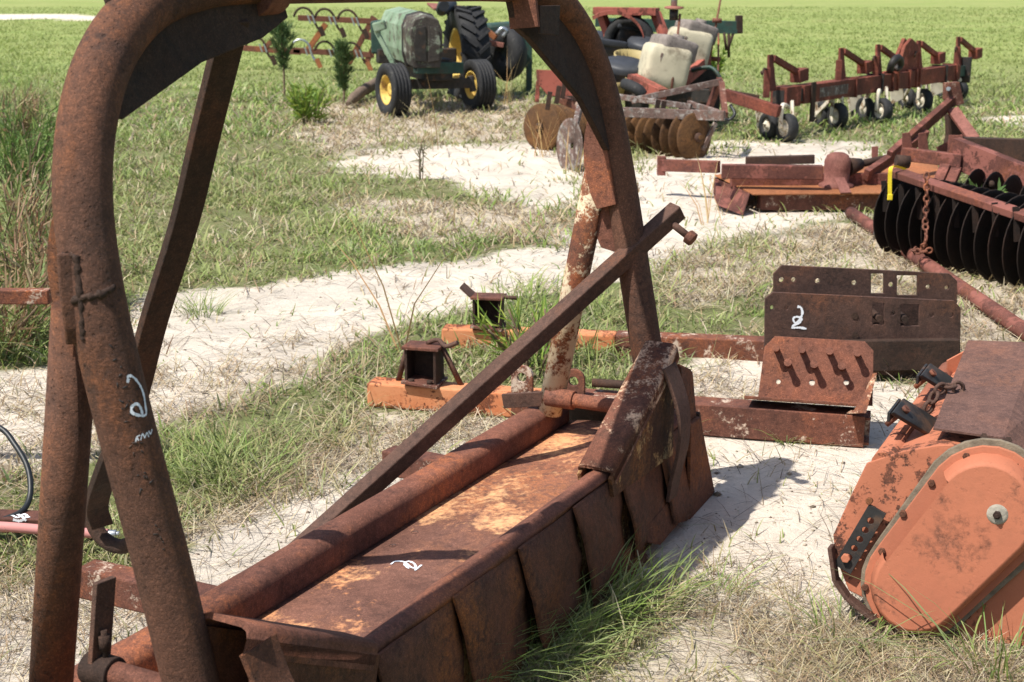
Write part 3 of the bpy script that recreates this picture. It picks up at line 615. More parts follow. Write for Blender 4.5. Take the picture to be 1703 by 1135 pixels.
# beam running back from the rail and curved mast brace
MB().beam(L(.20, .54, .215), L(.19, 1.03, .205), .075, .085).build('drawbar', M['beam'], S, bevel=.006)
MB().beam(L(1.35, .54, .20), L(1.38, .86, .19), .075, .085).build('drawbar', M['beam'], S, bevel=.006)
mb = MB(); P = bez([L(.03, .315, 1.645), L(.065, .43, 1.42), L(.105, .545, 1.20), L(.13, .68, .95), L(.205, .84, .70), L(.29, 1.03, .47), L(.38, 1.17, .32), L(.42, 1.20, .24)], 40); rg = []
sd_ = V((.72, .69, 0)).normalized()
for i, p in enumerate(P):
    t = (P[min(i + 1, len(P) - 1)] - P[max(i - 1, 0)]).normalized(); nn = sd_.cross(t).normalized(); rg.append([p + sd_ * .033 + nn * .012, p - sd_ * .033 + nn * .012, p - sd_ * .033 - nn * .012, p + sd_ * .033 - nn * .012])
mb.loft(rg, False, True).build('curved_brace', M['dark'], S, bevel=.003)
mb = MB(); e = P[-1]; ca, cb_ = V((.9, -.4, 0)), V((0, 0, 1)); mb.tube([e + (ca * math.cos(R(w)) + cb_ * math.sin(R(w))) * .085 + V((.04, 0, .02)) for w in range(150, 385, 15)], .022, 10); mb.build('hook', M['dark'], S)
# small strip lying behind the rail
mb = MB().beam(on(690, 800, .10), on(740, 768, .13), .05, .012); mb.build('loose_tab', M['bar'], S, bevel=.002)

# ------------------------------------------------------------------ square bar leaning across the scraper
b0, b1 = on(466, 944, .045), L(1.865, .05, 1.02); B = thing('square_bar', 'long brown square steel bar leaning across the scraper, bolt at its upper end', 'steel bar', tuple(b0))
MB().beam(b0, b1, .052, .052, roll=R(12)).build('bar', M['bar'], B, bevel=.004)
d_ = (b1 - b0).normalized(); q = b1 - d_ * .05; ax = V((.72, -.45, -.52)).normalized()
MB().cyl(q, q + ax * .092, .012, 14).build('bolt_shank', M['bar'], B); MB().hexbolt(q + ax * .085, ax, .024, .026).build('bolt_head', M['rail'], B, bevel=.003)

# ------------------------------------------------------------------ frame entering from the left, hoses
T = thing('hose_implement', 'rusty steel implement reaching in from the left edge beside the near arch leg', 'farm implement', tuple(at(0, 862, 3.95)))
MB().beam(at(-260, 492, 4.6), at(84, 493, 4.6), .05, .05).build('upper_bar', M['beam'], T, bevel=.004)
fb = MB(); fb.beam(at(-260, 858, 4.0), at(164, 872, 4.0), .08, .05); fbv = fb.bvh(); fbo = fb.build('lower_bar', M['beam'], T, bevel=.004)
MB().beam(at(-240, 858, 4.0), at(-240, 492, 4.6), .05, .05).build('upright', M['beam'], T, bevel=.004)
MB().beam(at(150, 878, 4.0), V((at(150, 878, 4.0).x, 4.0, -.02)), .05, .05).build('foot', M['beam'], T, bevel=.004)
chalk('paint_blot', fbv, ([(20, 858), (30, 862), (40, 856), (48, 862)], [(22, 864), (34, 866), (46, 860)], [(26, 855), (36, 860), (44, 866)]), 5, fbo, M['chalk'])
T2 = thing('pink_hose', 'faded pink hydraulic hose with metal end, at the left edge', 'hose', tuple(at(0, 880, 3.9)))
P = bez([at(-200, 866, 3.86), at(0, 876, 3.86), at(90, 883, 3.87), at(150, 887, 3.88), at(180, 888, 3.88)], 20)
MB().tube(P, .0155, 14).build('hose', M['pinkhose'], T2); MB().cyl(P[-1], P[-1] + V((.025, 0, 0)), .012, 10).cyl(P[-1] + V((.02, 0, 0)), P[-1] + V((.035, 0, 0)), .008, 8).build('fitting', M['zinc'], T2, bevel=.001)
P = bez([at(-60, 690, 4.3), at(0, 712, 4.25), at(25, 740, 4.2), at(45, 775, 4.15), at(51, 810, 4.1), at(46, 838, 4.05), at(28, 856, 4.0), at(-20, 872, 3.95)], 40)
tag(MB().tube(P, .0095, 12).build('black_hose', M['blackhose'], root=tuple(P[-1])), 'thin black hose curving in a loop at the left edge', 'hose')

# ------------------------------------------------------------------ two mounting rails lying behind the scraper
def rail_bracket(T, c, ux, h, w, mat_base, struts):
    # U shaped upright bolted on the beam with a plate on top
    uy = V((0, 0, 1)); un = ux.cross(uy); br = MB()
    br.beam(c + uy * .005 - un * .0, c + uy * .005 + ux * 0.001 - un * .0 + uy * .012, w * 1.25, .16, up=un)
    b_ = br.build('base_plate', M['beam'], T, bevel=.002)
    for s in (-.33, .33):
        for k in (-1,): MB().hexbolt(c + ux * w * s + un * (.055) + uy * .014, uy, .014, .014).build('bolt', M['dark'], b_)
    up = MB(); up.beam(c - ux * w * .5, c - ux * w * .5 + uy * h, .012, .11, up=un); up.beam(c + ux * w * .5, c + ux * w * .5 + uy * h, .012, .11, up=un)
    up.beam(c - un * .045, c - un * .045 + uy * h, .012, w, up=ux); up.build('upright', M['dark'], T, bevel=.002)
    t_ = c + uy * (h + .006)
    MB().sheet([t_ - ux * w * .62 - un * .05, t_ + ux * w * .66 - un * .05, t_ + ux * w * .66 + un * .065, t_ - ux * w * .62 + un * .065], uy, .014).build('top_plate', M['beam'], T, bevel=.003)
    if struts:
        for s, e in ((-.62, -1.0), (.7, 1.25)):
            MB().cyl(t_ + ux * w * s * .9, c + ux * w * e - uy * .01 - un * .02, .012, 8).build('strut', M['bar'], T)
        mb = MB(); mb.tube(bez([t_ + ux * w * .1 + uy * .012, t_ + ux * w * .5 + uy * .028, t_ + ux * w * .8 + uy * .008 + un * .02, t_ + ux * w * 1.25 + uy * .03 + un * .03], 14), .010, 8); mb.build('hook', M['bar'], T)
    else:
        MB().sheet([t_ - ux * w * .6 - un * .05, t_ - ux * w * .6 + un * .05, t_ - ux * w * 1.05 + un * .05 + uy * .05, t_ - ux * w * 1.05 - un * .05 + uy * .05], ux * .4 + uy, .012).build('bent_tab', M['bar'], T, bevel=.002)
        MB().cyl(t_ + ux * w * .5, t_ + ux * w * 1.15 - uy * .004, .010, 8).build('hook', M['bar'], T)
# front rail
p0, p1 = on(618, 672) + V((0, 0, .055)), on(1436, 738) + V((0, 0, .065)); ux = (p1 - p0).normalized(); un = ux.cross(V((0, 0, 1)))
T = thing('mounting_rail', 'front mounting rail lying on the sand with a studded plate at its right end', 'farm implement part', tuple(p0), 'mounting rails lying behind the scraper')
pm = p0.lerp(p1, .44)
MB().beam(p0, pm, .11, .105).build('orange_tube', M['orange_beam'], T, bevel=.008)
MB().channel(pm, p1, .12, .125, .012, out=1).build('channel', M['beam'], T, bevel=.003)
MB().channel(pm - ux * .02, p1 + ux * .02, .10, .112, .012, out=-1).build('rear_channel', M['beam'], T, bevel=.003)
c = on(703, 640, .11); c = p0 + ux * ((c - p0).dot(ux)) + V((0, 0, .055)); rail_bracket(T, c, ux, .155, .125, None, True)
for (u, v) in ((877, 640), (966, 645)):   # upright lugs with an eye
    c = p0 + ux * ((on(u, 690, .0) - p0).dot(ux)) + un * .03; c.z = 0.0; ol = [(-.045, 0), (.045, 0), (.045, .18)] + [(.045 * math.cos(R(w)), .19 + .045 * math.sin(R(w))) for w in range(15, 180, 18)] + [(-.045, .18)]
    MB().holes(c + un * .03, ux, (0, 0, 1), ol, [circ(0, .185, .020, 14)], .022).build('lug', M['beam'], T, bevel=.002)
mb = MB().cyl(p0 + ux * .95 + V((0, 0, .10)) + un * -.02, p0 + ux * 1.16 + V((0, 0, .10)) - un * .02, .018, 12); mb.build('cross_pin', M['dark'], T)
# studded plate: leaning back, with wing and shelf
pc = p1 - ux * .21; base = pc + V((0, 0, .072)) + un * -.055; lean = (V((0, 0, 1)) - un * .30).normalized()
w2 = .205; ol = [(-w2, 0), (w2 + .03, 0), (w2 + .02, .215), (w2 - .015, .25), (-w2 + .05, .25), (-w2 + .012, .205)]
sp_ = MB().holes(base, ux, lean, ol, [circ(.0, .075, .011), circ(-.13, .07, .009), circ(.13, .085, .010)], .016).build('stud_plate', M['rail'], T, bevel=.002)
pn = ux.cross(lean).normalized(); pn = pn if pn.y < 0 else -pn
for i, (x, y) in enumerate([(-.145, .195), (-.045, .195), (.06, .195), (.165, .195), (-.095, .14), (.005, .14), (.11, .14)]):
    q = base + ux * x + lean * y; ax = (pn + V((0, 0, .1))).normalized(); MB().cyl(q, q + ax * .07, .0125, 12).cyl(q + ax * .066, q + ax * .076, .0155, 10).build('stud', M['rail'], sp_)
MB().sheet([base + ux * .19, base + ux * .235 + lean * .13, base + ux * .235 + pn * .02 + lean * .125, base + ux * .20 + pn * .185 + V((0, 0, -.03)), base + ux * .15 + pn * .185 + V((0, 0, -.035))], ux, .016).build('wing_plate', M['gusset'], T, bevel=.002)
MB().sheet([base - ux * .23, base + ux * .2, base + ux * .2 + pn * .13, base - ux * .25 + pn * .13], V((0, 0, 1)), .014).build('shelf', M['rail'], T, bevel=.003)
# rear rail with the big double plates
p0, p1 = on(738, 577) + V((0, 0, .055)), on(1300, 601) + V((0, 0, .055)); ux = (p1 - p0).normalized(); un = ux.cross(V((0, 0, 1)))
T = thing('mounting_rail', 'rear mounting rail with big drilled plates marked with a white 2', 'farm implement part', tuple(p0), 'mounting rails lying behind the scraper')
pm = p0.lerp(p1, .52)
MB().beam(p0, pm, .11, .10).build('orange_tube', M['orange_beam'], T, bevel=.008)
MB().beam(pm, p1, .105, .105).build('rail_tube', M['beam'], T, bevel=.006)
c = on(812, 548, .10); c = p0 + ux * ((c - p0).dot(ux)) + V((0, 0, .052)); rail_bracket(T, c, ux, .15, .125, None, False)
MB().beam(p1 + un * .0, p1 + ux * .75, .11, .10).build('rail_end', M['dark'], T, bevel=.006)
def big_plate(px_, Y, name, wins):
    # outline read in the plate's own upright plane
    P0 = V((0, Y, 0)); N_ = V((.06, -1, 0)).normalized(); ex = V((1, .06, 0)).normalized(); ey = V((0, 0, 1)); O = onpl(px_[0][0], px_[0][1], P0, N_)
    f = lambda u, v: ((onpl(u, v, P0, N_) - O).dot(ex), (onpl(u, v, P0, N_) - O).dot(ey))
    ol = [f(*p) for p in px_]; hs = []
    for w in wins:
        if len(w) == 3: cx, cy = f(w[0], w[1]); hs.append(circ(cx, cy, w[2], 12))
        else: hs.append([f(w[0], w[1]), f(w[2], w[1]), f(w[2], w[3]), f(w[0], w[3])])
    mb = MB(); mb.holes(O, ex, ey, ol, hs, .014); return mb, mb.build(name, M['plate_dark'], T, bevel=.0015)
big_plate([(1286, 600), (1286, 455), (1300, 441), (1578, 455), (1591, 467), (1590, 600)], 5.95, 'drilled_plate', [(1299, 465, .012), (1319, 465, .011), (1359, 467, .012), (1420, 470, .012), (1448, 455, 1469, 488), (1481, 473, .012), (1491, 458, 1525, 491), (1543, 477, .011), (1574, 478, .011)])
fp, fpo = big_plate([(1271, 590), (1272, 496), (1285, 486), (1586, 500), (1597, 512), (1596, 590), (1550, 626), (1530, 628), (1310, 612), (1290, 603)], 5.78, 'drilled_plate', [(1450, 504, 1470, 540), (1497, 506, 1528, 542), (1484, 521, .011), (1284, 511, .010), (1307, 512, .010), (1548, 524, .011), (1581, 524, .011), (1552, 587, .012), (1527, 608, .011), (1286, 575, .010), (1330, 576, .010)])
chalk('chalk_number', fp.bvh(), ([(1326, 510), (1332, 512), (1334, 522), (1328, 534), (1322, 537), (1319, 530), (1325, 527), (1333, 530), (1328, 538), (1320, 541), (1318, 545), (1330, 545), (1341, 547)],), 4, fpo, M['chalk'], 'white hand painted 2')
for (u, v) in ((1460, 528), (1502, 529), (1419, 523), (1420, 556)):
    q = onpl(u, v, V((0, 5.80, 0)), V((.06, -1, 0))); MB().hexbolt(q + V((0, .12, 0)), (0, -1, 0), .017, .15).build('bolt', M['dark'], fpo)
MB().beam(V((1.2, 5.86, .12)), V((2.0, 5.90, .12)), .10, .14).build('spacer', M['dark'], T, bevel=.004)

# ------------------------------------------------------------------ orange tiller at the right
P0 = V((1.20, 3.34, 0)); TN = V((-.40, -.91, .13)).normalized(); TA = V((.45, .893, 0)).normalized()
T = thing('rotary_tiller', 'orange rotary tiller with oblong chain case, at the right edge', 'farm implement', (1.25, 3.5, 0))
def tp(u, v, d=0): return onpl(u, v, P0 - TN * 0, TN) + TN * d
side = [(1384, 892), (1412, 830), (1440, 772), (1500, 752), (1560, 742), (1640, 740), (1700, 760), (1760, 830), (1790, 930), (1780, 1060), (1700, 1078), (1600, 1066), (1520, 1040), (1410, 985), (1388, 930)]
MB().sheet([tp(u, v, -.02) for u, v in side], TN, .012).build('side_plate', M['orange_dark'], T, bevel=.003)
MB().sheet([tp(u, v, -1.0) for u, v in side], TN, .012).build('side_plate', M['orange_dark'], T, bevel=.003)
def oval(cl, r0, r1, n=12):
    # stadium with unequal ends, in pixels
    (x0, y0), (x1, y1) = cl; a = math.atan2(y1 - y0, x1 - x0); out = []
    for i in range(n + 1): w = a - math.pi / 2 + math.pi * i / n; out.append((x1 + r1 * math.cos(w), y1 + r1 * math.sin(w)))
    for i in range(n + 1): w = a + math.pi / 2 + math.pi * i / n; out.append((x0 + r0 * math.cos(w), y0 + r0 * math.sin(w)))
    return out
cl = ((1530, 968), (1640, 846)); A = oval(cl, 92, 106); A2 = oval(cl, 80, 94); Bv = oval(cl, 80, 92); Cv = oval(cl, 74, 86); Dv = oval(cl, 67, 78)
G = oval(cl, 99, 117)
MB().loft([[tp(u, v, -.012) for u, v in G], [tp(u, v, .004) for u, v in G]], False, True).build('gasket', M['grease'], T, bevel=.003)
mb = MB(); mb.loft([[tp(u, v, .002) for u, v in A], [tp(u, v, .012) for u, v in A]], False, True); fl = mb.build('flange', M['orange'], T, bevel=.003)
mb = MB(); mb.loft([[tp(u, v, .010) for u, v in A2], [tp(u, v, .030) for u, v in Bv], [tp(u, v, .060) for u, v in Cv], [tp(u, v, .069) for u, v in oval(cl, 71, 82)], [tp(u, v, .072) for u, v in Dv]], True, False)
mb.add([tp(u, v, .072) for u, v in Dv], [tuple(range(len(Dv)))]); cs = mb.build('chain_case', M['orange'], T)
cbv = mb.bvh()
for i in range(0, 12):
    w = 2 * math.pi * i / 12 + .2; u = (1530 if math.sin(w) > 0 else 1640); v = (968 if math.sin(w) > 0 else 846)
for (u, v) in ((1447, 832), (1468, 915), (1440, 975), (1447, 1020), (1503, 853), (1550, 802), (1608, 758), (1690, 775), (1470, 935), (1740, 830)):
    MB().hexbolt(tp(u, v, .004), TN, .0105, .016).build('bolt', M['plate'], fl, bevel=.002)
pc = tp(1662, 846, .0725)
mb = MB(); mb.lathe(pc, TN, [(.0001, .003), (.020, .003), (.026, .001), (.028, -.002)], 18); sl = mb.build('seal_patch', M['greybox'], cs)
MB().hexbolt(pc + TN * .002, TN, .011, .014).hexbolt(pc + TN * .016, TN, .006, .006).build('drain_plug', M['dark'], cs, bevel=.001)
# black adjuster plate with a row of holes, skid
f0, f1 = tp(1455, 855, .012), tp(1408, 935, .012); ex = (f1 - f0).normalized(); ey = TN.cross(ex).normalized(); Ln = (f1 - f0).length
ap = MB().holes(f0, ex, ey, rect(-.02, -.026, Ln + .02, .026), [circ(Ln * (.12 + .19 * i), 0, .0095, 12) for i in range(5)], .010).build('adjuster_plate', M['black'], T, bevel=.001)
MB().hexbolt(tp(1409, 925, .016), TN, .013, .016).build('bolt', M['orange_dark'], ap, bevel=.002)
mb = MB(); S1 = [tp(1384, 905, .02), tp(1392, 960, .02), tp(1412, 990, .02), tp(1500, 1062, .02)]
for a, b in zip(S1[:-1], S1[1:]): mb.beam(a, b + (b - a) * .03, .012, .05, up=TN)
mb.build('skid', M['bar'], T, bevel=.003)
# deck behind the case: long orange tube, angle deck, brackets, chain
def td(u, v, k): return tp(u, v, 0) + TA * k
a0 = tp(1440, 790, -.03); far_ = 1.05
deck = [tp(1436, 800, -.03), tp(1450, 772, -.03), tp(1560, 745, -.03), tp(1700, 765, -.03)]
MB().loft([deck, [p + TA * far_ for p in deck]], False).loft([[p - V((0, 0, .01)) for p in deck], [p + TA * far_ - V((0, 0, .01)) for p in deck]], False).build('deck', M['orange_dark'], T)
MB().tube([tp(1468, 775, -.02), tp(1468, 775, -.02) + TA * far_], .035, 16).build('cross_tube', M['orange_dark'], T)
fl_ = [tp(1384, 892, -.03), tp(1412, 830, -.03), tp(1436, 800, -.03)]
MB().loft([fl_, [p + TA * far_ for p in fl_]], False).build('front_flap', M['orange_dark'], T)
MB().cyl(tp(1530, 960, -.05), tp(1530, 960, -.05) + TA * .9, .10, 18).build('rotor', M['engine'], T)
for k_ in (.20, .62):
    q = tp(1500, 742, -.02) + TA * k_ + V((-.02, 0, .03)); e1 = V((.78, .35, -.52)).normalized(); e2 = TA; e3 = e1.cross(e2).normalized(); e3 = e3 if e3.z > 0 else -e3
    br = MB().sheet([q - e1 * .06 - e2 * .075, q + e1 * .16 - e2 * .075, q + e1 * .16 + e2 * .075, q - e1 * .06 + e2 * .075], e3, .012).build('bracket', M['black'], T, bevel=.003)
    MB().beam(q - e1 * .055 - e2 * .075 - e3 * .016, q - e1 * .055 + e2 * .075 - e3 * .016, .008, .028).build('bracket_lip', M['black'], br, bevel=.002)
    MB().cyl(q - e1 * .03 - e3 * .06 - e2 * .02, q - e1 * .03 + e3 * .018 - e2 * .02, .008, 10).hexbolt(q - e1 * .03 + e3 * .008 - e2 * .02, e3, .013, .010).build('bolt', M['rail'], br)
def chain(pts, link, r, name, mat, par):
    P = bez(pts, 200); Ls = [0]
    for a, b in zip(P[:-1], P[1:]): Ls.append(Ls[-1] + (b - a).length)
    n = max(2, int(Ls[-1] / (link * .62))); mb = MB(); j = 0
    for i in range(n + 1):
        s_ = Ls[-1] * i / n
        while j < len(Ls) - 2 and Ls[j + 1] < s_: j += 1
        p = P[j].lerp(P[j + 1], (s_ - Ls[j]) / max(1e-6, Ls[j + 1] - Ls[j])); t = (P[j + 1] - P[j]).normalized(); a, b = perp(t); sd2 = a if i % 2 else b
        mb.tube([p + t * (link / 2 - r) * math.cos(w) + sd2 * link * .30 * math.sin(w) for w in [2 * math.pi * q / 12 for q in range(12)]], r, 6, closed=True)
    return mb.build(name, mat, par)
chain([tp(1505, 745, -.0) + TA * .34 + V((0, 0, .02)), tp(1520, 735, .0) + TA * .36 + V((0, 0, .05)), tp(1545, 735, 0) + TA * .40 + V((0, 0, .05)), tp(1560, 742, 0) + TA * .42 + V((0, 0, .03))], .05, .006, 'chain', M['bar'], T)
# folded rusty hood sheet on top
h = [at(1552, 712, 3.52), at(1668, 728, 3.42), at(1740, 806, 3.36), at(1860, 850, 3.34)]
h2 = [at(1610, 566, 4.30), at(1725, 570, 4.24), at(1800, 610, 4.18), at(1900, 640, 4.16)]
mb = MB(); mb.loft([h, h2], False); mb.loft([[p - V((0, 0, .006)) for p in h], [p - V((0, 0, .006)) for p in h2]], False); mb.loft([h, [p - V((0, 0, .006)) for p in h]], False); mb.loft([[h[0], h2[0]], [h[0] - V((0, 0, .006)), h2[0] - V((0, 0, .006))]], False)
hd = mb.build('hood_sheet', M['hood'], T)
for (u, v, Y) in ((1668, 738, 3.40), (1676, 734, 3.42), (1636, 728, 3.44)): MB().hexbolt(at(u, v, Y), (-.3, -1, .5), .010, .02).build('bolt', M['dark'], hd)
MB().beam(tp(1640, 760, -.06), at(1650, 735, 3.44), .03, .03).build('hood_stay', M['dark'], T)
MB().beam(tp(1700, 775, -.8), at(1780, 610, 4.15), .03, .03).build('hood_stay', M['dark'], T)
MB().sheet([at(1575, 600, 4.35), at(1612, 580, 4.35), at(1612, 640, 4.35), at(1575, 640, 4.35)], V((0, 1, 0)), .01).build('far_lug', M['orange_dark'], T)
# ================================================================== MIDDLE AND FAR MACHINES
def gpt(u, v): p = on(u, v); return V((p.x, p.y, float(gz(p.x, p.y))))
def disc_prof(r, dish, th=.006, hub=.03):
    f = lambda q: dish * (q / r) ** 2
    a = [(q, f(q)) for q in (hub, r * .4, r * .7, r * .9, r)]
    return [(hub, th)] + [(q, h + th) for q, h in a[1:]] + [(q, h) for q, h in a[::-1]]
def disc(p, ax, r, dish=.05, mat=None, par=None, name='disc', hub=True):
    o = MB().lathe(p, ax, disc_prof(r, dish), 30, True, True).build(name, mat, par)
    if hub: MB().lathe(p, ax, [(.0001, .045), (.035, .045), (.05, .02), (.05, -.01), (.0001, -.01)], 14).build('hub', M['dark'], o)
    return o
# ---- rotary cutter
a0 = on(1240, 355); T = thing('rotary_cutter', 'low rusty red rotary cutter with orange deck and tall hitch frame, on the sand', 'farm implement', tuple(a0))
zt = .15
c1, c2, c3, c4 = on(1252, 324, zt), on(1560, 322, zt), on(1560, 262, zt + .03), on(1188, 292, zt + .02)
MB().sheet([c1, c2, c3, c4], V((0, 0, 1)), .012).build('deck', M['mower_deck'], T, bevel=.003)
s0, s1 = on(1262, 354), on(1562, 352); s0.z = s1.z = .02
P = bez([V((s0.x - .0, s0.y + .10, .02)), V((s0.x + .06, s0.y + .01, .02)), s0.lerp(s1, .4), s1], 14)
MB().loft([P, [V((p.x, p.y, zt - .005)) for p in P]], False).loft([[p + V((0, .014, 0)) for p in P], [V((p.x, p.y + .014, zt - .005)) for p in P]], False).build('side_skirt', M['beam'], T)
MB().sheet([V((c4.x, c4.y, zt)), V((c1.x - .03, c1.y - .03, zt + .015)), V((c1.x - .10, c1.y - .16, .01)), V((c1.x - .26, c1.y + .12, .05)), V((c4.x, c4.y, .02))], V((-1, -.4, .5)), .012).build('bent_corner', M['mower'], T, bevel=.003)
MB().sheet([V((c4.x, c4.y, .02)), V((c4.x, c4.y, zt)), V((c3.x, c3.y, zt + .02)), V((c3.x, c3.y, .02))], V((0, 1, 0)), .012).build('rear_skirt', M['dark'], T)
MB().beam(on(1215, 300, zt + .055), on(1500, 298, zt + .055), .06, .10).build('deck_rib', M['mower'], T, bevel=.004)
MB().beam(on(1200, 285, .30), on(1368, 287, .30), .09, .11).build('deck_beam', M['mower'], T, bevel=.006)
MB().beam(on(1240, 268, .30), on(1355, 265, .33), .08, .07).build('deck_beam', M['dark'], T, bevel=.006)
e0, e1 = on(1100, 275, .26), on(1196, 278, .28)
MB().beam(e0, e1, .06, .10).beam(e0 - V((0, 0, .085)), e0 + V((0, 0, .075)), .07, .07).build('tail_bar', M['mower'], T, bevel=.004)
MB().sheet([on(1388, 297, .25), on(1404, 296, .25), on(1416, 321, zt + .012), on(1398, 322, zt + .012)], V((0, -.5, 1)), .012).build('brace_strap', M['pinkred'], T, bevel=.002)
gb = on(1392, 286, .28); gb.z = .20
g_ = MB().lathe(gb, (0, 0, 1), [(.0001, -.06), (.14, -.06), (.14, -.02), (.098, .0), (.105, .10), (.105, .17), (.085, .215), (.05, .235), (.0001, .24)], 22).build('gearbox', M['pinkred'], T)
ax0 = gb + V((.07, .04, .11)); ax1 = at(1500, 258, 11.6)
MB().tube([ax0, ax0.lerp(ax1, .25)], [.085, .05], 14).tube([ax0.lerp(ax1, .2), ax1], .032, 12).build('drive_shaft', M['dark'], T)
for u, v in ((1455, 262),): MB().beam(at(u, v + 8, 11.5), at(u, v - 18, 11.5), .05, .02).build('shaft_lug', M['pinkred'], T)
top = at(1582, 170, 12.0)
MB().beam(at(1478, 262, 11.2), top, .05, .12, up=(0, -.5, 1)).build('mast_bar', M['mower'], T, bevel=.004)
MB().beam(at(1440, 292, 11.0), at(1540, 225, 11.6), .05, .10, up=(0, -.5, 1)).build('mast_bar', M['mower'], T, bevel=.004)
MB().beam(top + V((.0, -.05, -.06)), at(1620, 232, 11.6), .10, .035, up=(0, -1, .3)).build('mast_strap', M['pinkred'], T, bevel=.004)
MB().sheet([at(1574, 190, 12.1), at(1598, 192, 12.1), at(1604, 235, 12.1), at(1590, 258, 12.1), at(1566, 262, 12.1), at(1575, 225, 12.1)], V((.3, -1, 0)), .06).build('mast_post', M['dark'], T, bevel=.004)
MB().sheet([at(1572, 138, 12.0), at(1592, 136, 12.0), at(1600, 172, 12.0), at(1582, 178, 12.0), at(1571, 165, 12.0)], V((.3, -1, 0)), .07).build('mast_head', M['beam'], T, bevel=.004)
MB().cyl(at(1577, 148, 11.9), at(1580, 148, 12.1), .018, 10).build('mast_pin', M['zinc'], T)
MB().beam(at(1340, 300, 11.4), at(1362, 300, 11.4), .05, .05).build('loose_bolt', M['lichen'], T)
MB().beam(at(1568, 262, 11.9), at(1620, 236, 11.7), .10, .20).build('hitch_base', M['mower'], T, bevel=.006)
# ---- near disc harrow with chain and yellow strap
g0 = V((2.55, 8.95, 0)); g1 = V((3.40, 6.95, 0)); gd = (g1 - g0).normalized(); T = thing('disc_harrow', 'rusty disc harrow with tall row of dark discs, cut by the right edge', 'farm implement', tuple(g0))
nax = (gd + V((.18, .1, 0))).normalized()
for i in range(17):
    p = g0 + gd * (.118 * i) + V((0, 0, .262)); disc(p, nax, .275, .055, M['disc'], T, hub=(i == 0))
MB().cyl(g0 + V((0, 0, .262)) - gd * .05, g1 + V((0, 0, .262)), .022, 12).build('axle', M['disc'], T)
bk = V((.45, .95, 0)).normalized()
for i in range(11):
    p = g0 + V((.62, .22, 0)) + gd * (.17 * i - .1) + V((0, 0, .26)); disc(p, (nax + V((.3, .1, 0))).normalized(), .265, .05, M['disc'], T, hub=False)
MB().beam(at(1486, 286, 8.75), at(1760, 378, 7.45), .09, .045, up=(0, -.4, 1)).build('scraper_rail', M['mower'], T, bevel=.004)
for i in range(8):
    p = g0 + gd * (.17 * i + .09) + V((-.16, -.06, .50)); MB().beam(p, p + V((.02, -.02, -.20)), .035, .010, up=(0, 1, 0)).build('scraper', M['disc'], T)
MB().channel(at(1584, 252, 9.6), at(1790, 335, 8.9), .10, .20, .014, out=1).build('main_channel', M['mower'], T, bevel=.004)
MB().beam(at(1592, 247, 10.2), at(1800, 254, 9.9), .09, .17).build('rear_beam', M['dark'], T, bevel=.004)
MB().beam(at(1588, 246, 9.75), at(1590, 246, 10.3), .10, .18).build('end_beam', M['mower'], T, bevel=.004)
MB().beam(at(1500, 256, 9.7), at(1600, 268, 9.5), .09, .09).build('front_beam', M['mower'], T, bevel=.004)
for u in (1509, 1536): MB().beam(at(u, 256, 9.72), at(u - 2, 221, 9.72), .075, .02, up=(0, 1, 0), taper=.75).build('lug_post', M['mower'], T, bevel=.003)
for u, v, l in ((1560, 290, .16), (1580, 292, .12), (1640, 315, .2)): MB().beam(at(u, v + 15, 9.3), at(u + 16, v - 22, 9.6), .07, .05).build('hanger', M['mower'], T, bevel=.004)
MB().cyl(at(1490, 268, 9.6), at(1512, 270, 9.6), .045, 12).build('bearing', M['dark'], T)
for u, v in ((1648, 307), (1697, 330)): MB().lathe(at(u, v, 9.0), (-.3, -1, .2), [(.0001, .02), (.02, .018), (.028, 0), (.0001, 0)], 10).build('bolt_head', M['dark'], T)
chain([at(1541, 293, 8.3), at(1541, 330, 8.28), at(1539, 370, 8.26), at(1540, 398, 8.22), at(1532, 414, 8.3), at(1520, 416, 8.25), at(1530, 419, 8.2), at(1545, 417, 8.2)], .054, .0065, 'chain', M['rail'], T)
ys = thing('yellow_strap', 'bright yellow strap hanging from the near disc harrow rail', 'strap', tuple(at(1482, 290, 8.6)))
mb = MB(); P = bez([at(1506, 282, 8.68), at(1494, 278, 8.66), at(1484, 277, 8.62), at(1481, 283, 8.6), at(1480, 300, 8.6), at(1480, 330, 8.6)], 20)
mb.loft([[p + V((.012, 0, .004)) for p in P], [p - V((.012, 0, .004)) for p in P]], False).loft([[p + V((.012, .006, .004)) for p in P], [p + V((-.012, .006, -.004)) for p in P]], False); mb.build('strap', M['strap'], ys); MB().beam(P[-1] + V((0, 0, .025)), P[-1] - V((0, 0, .012)), .032, .012, up=(0, 1, 0)).build('strap_end', M['strap'], ys, bevel=.003)
# ---- long pipe
p0, p1 = on(1415, 354, .045), on(1760, 590, .045)
T = thing('steel_pipe', 'long straight rusty pipe lying on the grass in front of the disc harrow', 'pipe', tuple(p0))
MB().tube([p0, p0.lerp(p1, .18), p0.lerp(p1, .6), p1], [.046, .046, .043, .043], 18).build('pipe', M['mower'], T); MB().tube([p0.lerp(p1, .215), p0.lerp(p1, .235)], .051, 18).build('collar', M['lichen'], T)
